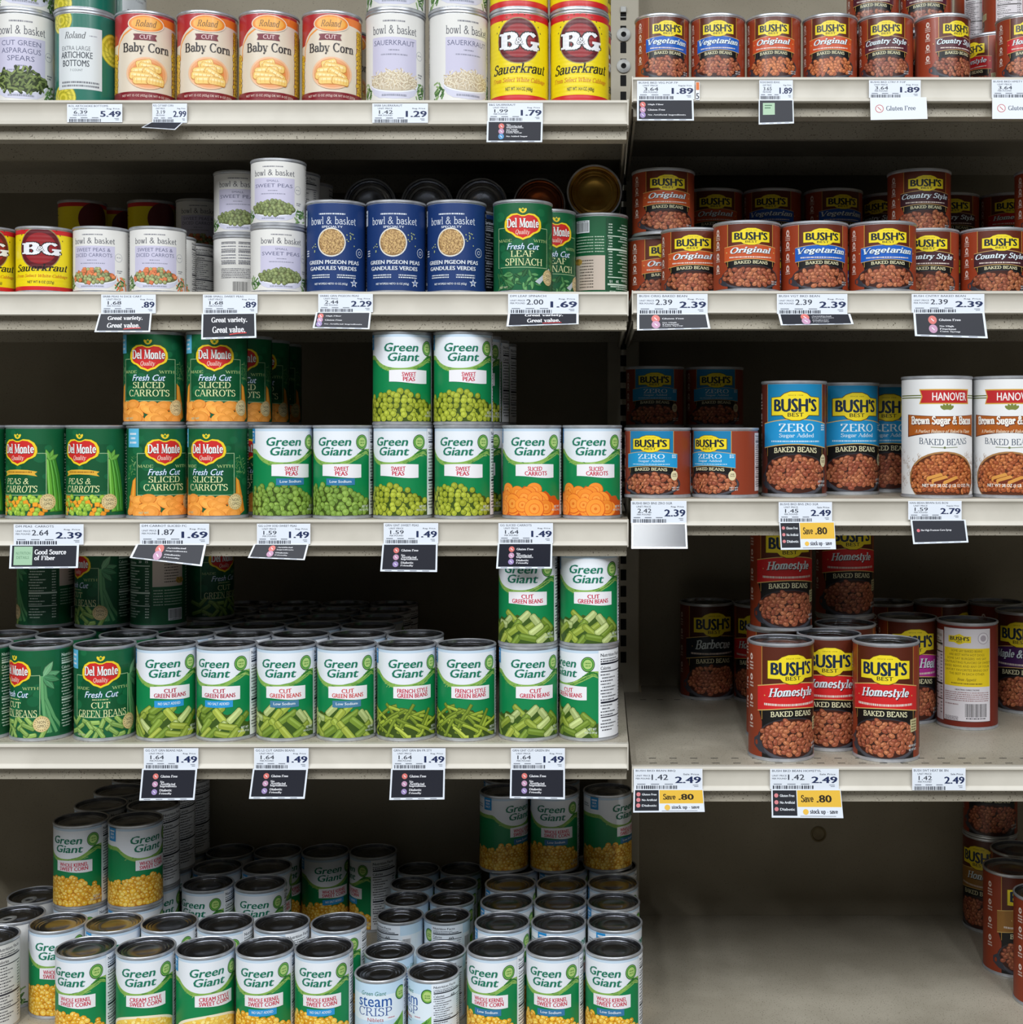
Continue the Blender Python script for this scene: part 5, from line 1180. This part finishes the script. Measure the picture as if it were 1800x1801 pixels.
# --- right bay, top shelf
g = 'small brown bean cans on the top right shelf'
C('veg8', 1165, FR-6, R1, 13, 'small brown bean can with blue band, left one by the post', g)
C('veg8', 1263, FR-6, R1, 1, 'small brown bean can with blue band, second from the post', g)
C('ori8', 1361, FR-6, R1, 0, 'small brown bean can with orange band, left one', g)
C('ori8', 1460, FR-6, R1, 2, 'small brown bean can with orange band, scratched, right one', g)
C('cty8', 1558, FR-6, R1, 2, 'small brown bean can with plum band facing front', g)
C('cty8', 1658, FR-6, R1, 35, 'small brown bean can with plum band turned right', g)
C('hom8', 1801, FR-6, R1, 14, 'small brown bean can with red band cut by right picture edge', g)
C('ori8', 1478, FR+64, R1, 10, 'small brown bean can just showing its top behind the orange ones', g)
C('cty8', 1540, FR+72, R1, 0, 'small brown can hidden under the left raised plum-banded can', g)
C('cty8', 1536, FR+72, R1+H8, 2, 'plum-banded can raised on the back row, left one', g)
C('cty8', 1630, FR+72, R1, 0, 'small brown can hidden under the right raised plum-banded can', g)
C('cty8', 1628, FR+72, R1+H8, 2, 'plum-banded can raised on the back row, right one', g)
C('hom8', 1746, FR+70, R1, -50, 'small red-banded can in the gap left of the edge can', g)
C('cty8', 1724, FR+142, R1+H8, -128, 'dark can with recycling mark at picture top right', g)
C('hom8', 1716, FR+142, R1, 20, 'small red-banded can behind the gap, seen low', g)
C('hom8', 1775, FR+72, R1+H8, -120, 'dark can raised behind the right edge can', g)
# --- right bay, second shelf
g = 'brown bean cans on the second right shelf'
Y2 = FR+48
C('ori16', 1303, FR-6, R2, 8, 'wide brown bean can with orange band, whole at the front', g)
C('veg16', 1428.5, FR-6, R2, 15, 'wide brown bean can with blue band, left one', g)
C('veg16', 1551, FR-6, R2, 11, 'wide brown bean can with blue band, right one', g)
C('ori16', 1229, FR+44, R2, -1, 'orange-banded bean can set back, half hidden by the whole one', g)
C('ori16', 1162, FR+112, R2, 16, 'orange-banded bean can at the far left of the shelf, lower', g)
C('ori16', 1167, FR+108, R2+H16, 9, 'orange-banded bean can stacked at the far left', g)
C('cty16', 1629, FR+52, R2, 6, 'plum-banded bean can half hidden behind the right blue-banded one', g)
C('cty16', 1748, FR+44, R2, 14, 'plum-banded bean can whole at the right of the second shelf', g)
C('cty16', 1612, FR+137, R2, 14, 'plum-banded can hidden below the raised plum-banded one', g)
C('cty16', 1617, FR+112, R2+H16, 14, 'plum-banded bean can raised behind the right blue-banded one', g)
for x, k, t, w_ in ((1260, 'ori16', 5, 'dim orange-banded can at the back'), (1354, 'veg16', -2, 'dim blue-banded can at the back, left one'), (1466, 'veg16', 20, 'dim blue-banded can at the back, right one'), (1567, 'cty16', -30, 'dim can at the back left of the raised plum-banded can'), (1676, 'cty16', 8, 'dim plum-banded can at the back, right of the raised one'), (1769, 'hom16', 8, 'nearly black can at the back near right edge')):
    Y = 1905 if x < 1560 else 1940
    C(k, x, Y, R2+H16, t, w_, g); C(k, x, Y, R2, t, w_.replace('can at the back', 'can standing below it at the back'), g)
C('cty16', 1842, FR+106, R2+H16, 12, 'raised bean can cut by the right picture edge', g); C('cty16', 1846, FR+106, R2, 12, 'bean can under the raised one at the right picture edge', g)
# --- right bay, third shelf
g = 'bean cans on the third right shelf'
C('zero16', 1157, FR+10, R3, -13, 'wide sky-blue-banded bean can by the post', g)
C('zero16', 1276, FR+12, R3, -31, 'wide sky-blue-banded bean can turned left, second from the post', g)
C('zero16', 1152, 1900, R3, 0, 'wide can hidden under the left dim sky-blue-banded one', g); C('zero16', 1152, 1900, R3+H16, 0, 'dim sky-blue-banded can raised at the back, left one', g)
C('zero16', 1257, 1912, R3, 0, 'wide can hidden under the right dim sky-blue-banded one', g); C('zero16', 1257, 1912, R3+H16, 4, 'dim sky-blue-banded can raised at the back, right one', g)
C('zero28', 1397, FR+32, R3, 3, 'tall sky-blue-banded bean can, whole in front', g)
C('zero28', 1491, FR+92, R3, 18, 'tall sky-blue-banded bean can half behind the whole one', g)
C('zero28', 1557, FR+160, R3, 8, 'tall sky-blue-banded bean can in shadow beside the white cans', g)
C('han', 1648, FR+8, R3, 13, 'tall white bean can with red name bar, whole one', g)
C('han', 1774, FR+8, R3, 2, 'tall white bean can with red name bar, cut by the picture edge', g)
# --- right bay, fourth shelf
g = 'tall bean cans on the fourth right shelf'
C('hom28', 1374, 1664, R4, 22, 'tall red-banded bean can in front, left one turned right', g)
C('hom28', 1554, 1664, R4, -1, 'tall red-banded bean can in front, right one facing out', g)
C('hom28', 1451, 1722, R4, 2, 'tall red-banded bean can between and behind the two front ones', g)
C('hom28', 1378, 1768, R4, 15, 'tall can under the left raised red-banded one', g)
C('hom28', 1374, 1762, R4+H28, 17, 'red-banded can raised behind, left one, top hidden by the shelf', g)
C('hom28', 1487, 1806, R4, 10, 'tall can lid in front of the right raised red-banded one', g)
C('hom28', 1487, 1890, R4, 20, 'tall can under the right raised red-banded one', g)
C('hom28', 1486, 1882, R4+H28, 17, 'red-banded can raised behind, right one in shade', g)
C('heat28', 1597, 1872, R4, 16, 'tall magenta-banded bean can behind the front right one', g)
C('back28', 1701, 1836, R4, -11, 'tall can showing a white back panel with yellow box', g)
C('maple28', 1802, 1935, R4, -8, 'tall purple-banded bean can at the right picture edge', g)
for x, w_ in ((1560, 'left'), (1655, 'middle'), (1750, 'right')): C('heat28', x, 2030, R4, 60, 'dark lid at the very back, %s of three' % w_, g)
C('bbq28', 1246, 2034, R4, 17, 'tall dim navy-banded bean can alone at the back left', g)
C('hom28', 1336, 2014, R4, -10, 'dim red-banded can at the back between navy can and stack', g)
# --- right bay, bottom deck
g = 'tall bean cans on the bottom right deck'
C('honey28', 1742, 2072, BASE, -24, 'tall tan-banded bean can at the back, lower one', g)
C('honey28', 1742, 2072, BASE+H28, 6, 'tall dark bean can stacked on the tan-banded one', g)
C('honey28', 1790, 1994, BASE, -10, 'tall can with black lid between the stack and front cans', g)
C('honey28', 1781, 1908, BASE, 36, 'tall brown can turned to its column of white icons', g)
C('honey28', 1838, 1800, BASE, 34, 'tall brown can nearest, cut by the right picture edge', g)

# push apart cans that touch (same level only), a fraction of a millimetre at a time
def rad(c): return DES[c['key']][1][0]/2
def hgt(c): return DES[c['key']][1][1]
for it in range(400):
    moved = False
    for i, a in enumerate(CANS):
        if a.get('lying'): continue
        for b in CANS[i+1:]:
            if b.get('lying') or abs(a['z']-b['z']) > 60: continue
            if a['z']+hgt(a) < b['z']+2 or b['z']+hgt(b) < a['z']+2: continue
            dx, dy = b['X']-a['X'], b['Y']-a['Y']; need = rad(a)+rad(b)+.25; d = math.hypot(dx, dy)
            if d < need:
                k = (need-d)/2/(d or 1); moved = True
                a['X'] -= dx*k; b['X'] += dx*k; a['Y'] -= dy*k; b['Y'] += dy*k
    for c in CANS:
        if c['Y']+rad(c) > (BACK if c['z'] in (BASE, BASE+H1, BASE+H28) else BACK): c['Y'] = (BACK if c['z'] < -500 else BACK)-rad(c)-.2
        if c['X']+rad(c) > 10 and c['X']-rad(c) < 64: c['Y'] = min(c['Y'], 2059-rad(c))
        c['Y'] = max(c['Y'], LIP+rad(c)+1)
        if c['z'] in (L1, L2, L3, L4) : c['X'] = min(c['X'], XL-rad(c)+3)
    if not moved: break
_tabs = {}
for a in CANS:
    pass
for c in CANS:
    f, s, nm, m, lidm = DES[c['key']]; body, lids = can_meshes(*s)
    X_, Y_ = c['X']*mm, c['Y']*mm
    o = obj(nm, body); rz = -math.atan2(c['X'], c['Y'])+math.radians(c['th'])
    if c.get('lying'):
        o.location = (X_, Y_+s[1]*mm, Z(c['z']+s[0]/2+.1)); o.rotation_euler = (PI/2, math.radians(c['th']), 0)
        lidm = (M_LID, M_GOLD, M_BRONZE)[c['lid']]
    elif c['flip']:
        o.location = (X_, Y_, Z(c['z']+s[1])); o.rotation_euler = (PI, 0, PI+rz)
    else:
        o.location = (X_, Y_, Z(c['z'])); o.rotation_euler = (0, 0, rz)
    tag(o, c['label'], 'can', c['group'])
    obj('can_label', design(c['key']), o)
    ld = obj('lid', lids[lidm.name], o)
    if c.get('tab'):
        if s not in _tabs: _tabs[s] = tab_mesh(*s)
        obj('pull_tab', _tabs[s], ld)

# ------------------------------------------------------------------ price tags
INK, PAPER, NIGHT = (24, 40, 84), (226, 232, 242), (26, 28, 40)
def price_tag(x0, x1, y0, y1, head, unit, price, words, label, promo=None, quad_px=None, sale='Reg. Price', gloss=False, fold=0.0):
    Yt = LIP-1.9
    c = [px(x0, y0, Yt), px(x1, y0, Yt), px(x1, y1, Yt), px(x0, y1, Yt)]
    a = Card(c); wide = x1-x0 > 110
    a.rect(0.01, .99, 0.02, .98, PAPER)
    a.text(head, .03, min(.9, .03+.034*len(head)), .055, .16, (40, 46, 64), 'b', bold=.008)
    if wide:
        a.text('UNIT PRICE', .03, .24, .30, .38, (50, 56, 74), 'b', bold=.008); a.text('PER POUND', .03, .24, .44, .52, (50, 56, 74), 'b', bold=.008); a.text(unit, .26, .50, .28, .55, (40, 46, 62), 'b', bold=.01)
    else:
        a.text('UNIT PRICE', .1, .36, .22, .30, (50, 56, 74), 'b', bold=.008); a.text(unit, .12, .37, .35, .54, (40, 46, 62), 'b', bold=.01); a.text('PER POUND', .11, .36, .58, .65, (50, 56, 74), 'b', bold=.008)
    a.text(sale, .72, .95, .23, .31, (50, 56, 74), 'b', bold=.008)
    a.text(price, .60 if len(price) > 3 else .74, .98, .38, .70, INK, 'b', bold=.03)
    r = random.Random(int(x0)); x = .04; a.k += 1
    while x < .62:
        d = r.choice((.008, .014, .02)); a.rect(x, x+d, .82, .985, (50, 54, 66), True); x += d+r.choice((.01, .016))
    for i in range(3): a.rect(.05+.2*i, .17+.2*i, .735, .77, (110, 116, 130), i > 0)
    a.rect(.86, .94, .78, .81, (140, 146, 160)); a.rect(.88, .94, .85, .88, (140, 146, 160))
    o = obj('price_tag', a.mesh('price_tag', c[3], M_CARD), None, c[3])
    tag(o, label, 'price tag', 'price tags on the shelf rails')
    if promo:
        (ax, ay), (bx, by), (cx_, cy_), (dx_, dy_) = quad_px
        lean = fold
        t0, t1 = px(ax, ay, Yt-1.2), px(bx, by, Yt-1.2); bm_ = px((cx_+dx_)/2, (cy_+dy_)/2, Yt-2-lean)
        nn = (t1-t0).cross(bm_-t0); ey = Vector((0, 0, EYE))
        def onto(x, y):                                        # the lower corners lie in the plane of the card
            d = px(x, y, 1600)-ey; return ey+d*((t0-ey).dot(nn)/d.dot(nn))
        q = [t0, t1, onto(cx_, cy_), onto(dx_, dy_)]
        p = Card(q)
        if promo == 'white':
            p.rect(.01, .99, .02, .98, (226, 230, 238)); p.ell(.16, .5, .075, 1, (190, 96, 96), 20); p.ell(.16, .5, .062, 1, (232, 232, 236), 20); p.bar(.16, .5, .09, .014, .8, (190, 96, 96)); p.text('Gluten Free', .28, .80, .38, .60, (60, 76, 96), 'r', stem=.18)
        elif promo.startswith('save'):
            p.rect(.0, 1, .0, 1, PAPER); p.rect(.02, .36, .04, .93, (34, 36, 44)); p.rect(.37, .99, .04, .62, (232, 186, 66))
            for i in range(3): p.ell(.07, .22+.24*i, .03, 1, (214, 130, 136), 12); p.text(('Gluten Free', 'No Artificial', 'Diabetic')[i], .12, .33, .18+.24*i, .27+.24*i, WHITE, 'b')
            p.text('Save', .42, .60, .20, .46, (50, 40, 20), 'R'); p.text('.80', .64, .86, .20, .46, (40, 32, 20), 'b', bold=.03)
            p.ell(.48, .79, .04, 1, (236, 190, 80), 16); p.text('stock up - save', .54, .93, .70, .88, (60, 60, 72), 'R'); p.rect(.40, .9, .93, .945, (140, 140, 150))
        else:
            p.rect(.0, 1, .0, 1, PAPER); p.rect(.03, .97, .04, .93, NIGHT)
            if promo == 'great':
                p.text('Great variety.', .18, .84, .16, .42, (236, 236, 240), 'R'); p.text('Great value.', .2, .8, .52, .78, (236, 236, 240), 'R'); p.line([(.52, .84), (.66, .80), (.82, .79)], .02, (206, 60, 60))
            elif promo == 'greatcut':
                p.text('Great variety.', .24, .78, .06, .3, (236, 236, 240), 'R'); p.text('Great value.', .28, .74, .44, .76, (236, 236, 240), 'R'); p.line([(.5, .83), (.76, .81)], .012, (206, 60, 60))
            elif promo == 'fiber':
                p.rect(.06, .33, .08, .86, (160, 196, 164)); p.text('NUTRITION', .09, .30, .30, .42, (90, 130, 100), 's'); p.text('DETAILS', .1, .28, .48, .60, (90, 130, 100), 's')
                p.text('Good Source', .36, .82, .20, .42, (236, 236, 240), 'R'); p.text('of Fiber', .36, .66, .46, .66, (236, 236, 240), 'R')
            elif promo == 'green':
                p.rect(.12, .46, .14, .62, (170, 200, 170)); p.rect(.17, .38, .22, .26, (70, 110, 80)); p.rect(.17, .34, .32, .36, (70, 110, 80))
            elif promo == 'hfcs':
                p.ell(.12, .45, .03, 1, (220, 110, 120), 12); p.text('No High Fructose Corn Syrup', .17, .72, .40, .50, (230, 230, 236), 'b')
            elif promo == 'flag': pass
            else:
                rows = {'list3': ('Gluten Free', ('No', 'Artificial', 'Ingredients'), ('Diabetic', 'Friendly')), 'list3b': ('High Fiber', 'Gluten Free', 'No Artificial Ingredients'), 'sugar': (('No', 'Artificial', 'Ingredients'), ('No High', 'Fructose', 'Corn Syrup'), 'No Added Sugar'), 'corn2': ('Gluten Free', ('No High', 'Fructose', 'Corn Syrup')), 'tail': (('Artificial', 'Ingredients'), ('Diabetic', 'Friendly'))}[promo]
                n = len(rows); lx = .26 if promo in ('list3', 'sugar', 'corn2') else .1 if promo == 'list3b' else .36
                for i, t in enumerate(rows):
                    yc = .12+(.74)*(i+.5)/n; s = .36/n
                    p.ell(lx, yc, .052 if n > 2 else .06, 1, ((214, 116, 110), (196, 150, 180), (160, 140, 190))[i % 3] if promo != 'sugar' or i < 2 else (90, 150, 200), 16); p.bar(lx, yc, .05, .012, .8, WHITE)
                    t = (t,) if isinstance(t, str) else t
                    for j, q_ in enumerate(t):
                        yy = yc+(j-(len(t)-1)/2)*(.62/n/len(t))*1.05; hh = .075 if len(t) > 1 else .09
                        hh = min(hh, .25/n); p.text(q_, lx+.09, lx+.09+.026*len(q_)+.02, yy-hh/2, yy+hh/2, (232, 232, 238), 'R')
            for i in range(4): p.rect(.08+.22*i, .2+.22*i, .955, .97, (130, 134, 150), i > 0)
        k = obj('hanging_card', p.mesh('hanging_card', c[3], M_SHEEN if gloss else M_CARD), o); k['label'] = {'white': 'white card', 'save': 'yellow and black savings card'}.get(promo.split()[0], 'black card with white border')
    return o
T = price_tag
rq = lambda x0, x1, y0, y1: ((x0, y0), (x1, y0), (x1, y1), (x0, y1))
T(118, 215, 183, 215, 'ROL ARTICHOKE BOTTOMS', '6.39', '5.49', '', 'white price tag 5.49 below the artichoke cans')
T(268, 329, 182, 216, 'ROL CUT BABY CORN', '3.19', '2.99', '', 'narrow price tag 2.99 below the baby corn', 'flag', ((266, 215), (322, 215), (308, 228), (249, 224)), fold=12)
T(655, 753, 182, 216, 'SRBB SAUERKRAUT', '1.42', '1.29', '', 'white price tag 1.29 below the white sauerkraut cans')
T(858, 955, 181, 213, 'B&G SAUERKRAUT', '1.99', '1.79', '', 'price tag 1.79 with black card below the yellow cans', 'sugar', ((857, 213), (955, 213), (954, 250), (856, 250)))
T(178, 274, 518, 551, 'SRBB PEAS N DICE CART', '1.68', '.89', '', 'price tag .89 with slanted black card below peas and carrots', 'great', ((175, 551), (267, 550), (264, 584), (166, 584)), fold=6)
T(357, 453, 518, 551, 'SRBB SMALL SWEET PEAS', '1.68', '.89', '', 'price tag .89 with black card below the stacked small peas', 'great', ((355, 551), (450, 550), (451, 594), (354, 597)), fold=3)
T(560, 656, 517, 549, 'SRBBS GRN PIGEON PEAS', '2.44', '2.29', '', 'price tag 2.29 below the dark blue cans', 'list3b', ((556, 549), (653, 549), (650, 579), (550, 577)), fold=5)
T(894, 1018, 517, 551, 'DM LEAF SPINACH', '2.00', '1.69', '', 'wide price tag 1.69 below the spinach cans', 'greatcut', ((894, 551), (1018, 551), (1018, 570), (891, 574)), fold=8)
T(24, 147, 922, 958, 'DM PEAS  CARROTS', '2.64', '2.39', '', 'price tag 2.39 with green square on black card, third left shelf', 'fiber', ((18, 958), (139, 958), (137, 999), (16, 1000)), fold=3)
T(246, 368, 921, 957, 'DM CARROT SLICED FC', '1.87', '1.69', '', 'price tag 1.69 with sagging black card below the carrot stacks', 'tail', ((240, 957), (363, 957), (355, 996), (228, 981)), fold=8)
T(452, 546, 921, 957, 'GG LOW SOD SWEET PEAS', '1.59', '1.49', '', 'price tag 1.49 with short black card below the blue-strip peas', 'tail', ((447, 957), (543, 957), (536, 985), (436, 981)), fold=8)
T(675, 771, 920, 956, 'GRN GNT SWEET PEAS', '1.59', '1.49', '', 'price tag 1.49 with long black card below the pea stacks', 'list3', ((673, 956), (770, 956), (769, 1006), (669, 1005)), fold=2)
T(877, 973, 920, 955, 'GG SLICED CARROTS', '1.64', '1.49', '', 'price tag 1.49 with glossy black card below white carrot cans', 'list3', ((876, 955), (972, 955), (971, 1000), (873, 1000)), gloss=True, fold=6)
T(253, 349, 1316, 1352, 'GG CUT GRN BEANS NSA', '1.64', '1.49', '', 'price tag 1.49 below the bright-blue-strip bean cans', 'list3', ((250, 1352), (347, 1352), (342, 1407), (245, 1408)), fold=3)
T(447, 543, 1316, 1352, 'GG LS CUT GREEN BEANS', '1.64', '1.49', '', 'price tag 1.49 below the grey-blue-strip bean cans', 'list3', ((445, 1352), (542, 1352), (536, 1405), (438, 1405)), fold=3)
T(690, 784, 1316, 1352, 'GRN GNT GRN BN FR STY', '1.64', '1.49', '', 'price tag 1.49 below the french style bean cans', 'list3', ((688, 1352), (783, 1352), (782, 1406), (685, 1407)), fold=2)
T(899, 994, 1316, 1352, 'GRN GNT CUT GREEN BN', '1.64', '1.49', '', 'price tag 1.49 below the two-high bean stacks', 'list3', ((898, 1352), (994, 1352), (994, 1406), (897, 1404)), fold=2)
T(1121, 1222, 142, 175, 'BUSHS BKD VEG POP-TP', '3.64', '1.89', '', 'price tag 1.89 with black card below small blue-banded cans', 'list3b', ((1121, 175), (1220, 175), (1221, 212), (1121, 212)), sale='Regular Price')
T(1336, 1395, 141, 175, 'BUSHS BAKED BEANS', '3.65', '1.89', '', 'narrow price tag 1.89 with pale green square on black card', 'green', ((1335, 175), (1396, 175), (1397, 217), (1335, 219)), fold=3)
T(1529, 1620, 141, 172, 'BUSHS BKD CTRY P-TOP', '3.64', '1.89', '', 'price tag 1.89 with white card below small plum-banded cans', 'white', ((1531, 172), (1630, 171), (1632, 209), (1532, 211)), fold=2)
T(1745, 1842, 140, 172, 'BUSHS BKD HMSTY P-TOP', '3.64', '1.89', '', 'price tag with white card cut by the right picture edge', 'white', ((1746, 172), (1845, 171), (1847, 209), (1746, 209)), fold=2)
T(1121, 1245, 517, 552, 'BUSH ORIG BAKED BEAN', '2.39', '2.39', '', 'wide price tag 2.39 below the orange-banded cans', 'corn2', ((1121, 552), (1245, 552), (1250, 578), (1121, 581)), fold=6)
T(1367, 1491, 517, 552, 'BUSH VGT BKD BEAN', '2.39', '2.39', '', 'wide price tag 2.39 below the wide blue-banded cans', 'tail', ((1369, 552), (1496, 552), (1502, 570), (1374, 572)), fold=8)
T(1604, 1732, 517, 550, 'BUSH CNTRY BAKED BEAN', '2.39', '2.39', '', 'wide price tag 2.39 below the plum-banded cans', 'corn2', ((1607, 550), (1732, 549), (1738, 595), (1610, 591)), fold=4)
T(1110, 1208, 881, 920, 'BUSHS BKD BNS ZRO SGR', '2.42', '2.39', '', 'price tag 2.39 with shiny card by the post, third right shelf', 'flag', ((1111, 920), (1208, 920), (1210, 965), (1111, 965)), gloss=True, fold=11)
T(1370, 1464, 883, 918, 'BUSHS BKD BNS ZRO SGR', '1.45', '2.49', '', 'price tag 2.49 with savings card below the tall sky-blue-banded cans', 'save', ((1371, 918), (1468, 917), (1471, 966), (1374, 967)), sale='Sale Price', fold=2)
T(1598, 1692, 881, 914, 'HAN BEAN BRWN SUG BCN', '1.59', '2.79', '', 'price tag 2.79 with slanted black card below the white bean cans', 'hfcs', ((1602, 914), (1699, 914), (1704, 954), (1607, 957)), sale='Regular Price', fold=4)
T(1115, 1236, 1352, 1388, 'BUSH BKD BEAN BBQ', '1.42', '2.49', '', 'sale tag 2.49 with savings card at the post, fourth right shelf', 'save', ((1115, 1388), (1237, 1388), (1240, 1428), (1114, 1429)), sale='Sale Price', fold=2)
T(1355, 1476, 1352, 1388, 'BUSH BKD BEAN HOMSTYL', '1.42', '2.49', '', 'sale tag 2.49 with savings card below the front red-banded cans', 'save', ((1357, 1388), (1479, 1388), (1484, 1439), (1358, 1438)), sale='Sale Price', fold=3)
T(1605, 1699, 1351, 1390, 'BUSH SWT HEAT BK BN', '1.42', '2.49', '', 'small sale tag 2.49 without a card, fourth right shelf', sale='Sale Price')

# a torn scrap of an older tag beside the first tag of the top right shelf
c = [px(1224, 144, LIP-1.7), px(1231, 144, LIP-1.7), px(1231, 176, LIP-1.7), px(1224, 176, LIP-1.7)]
a = Card(c); a.rect(.1, .9, .02, .45, (222, 120, 60)); a.text('5', .1, .9, .62, .95, (40, 46, 64), 'b')
tag(obj('price_tag', a.mesh('price_tag', c[3], M_CARD), None, c[3]), 'tiny torn orange and white tag scrap beside the 1.89 tag by the post', 'price tag', 'price tags on the shelf rails')
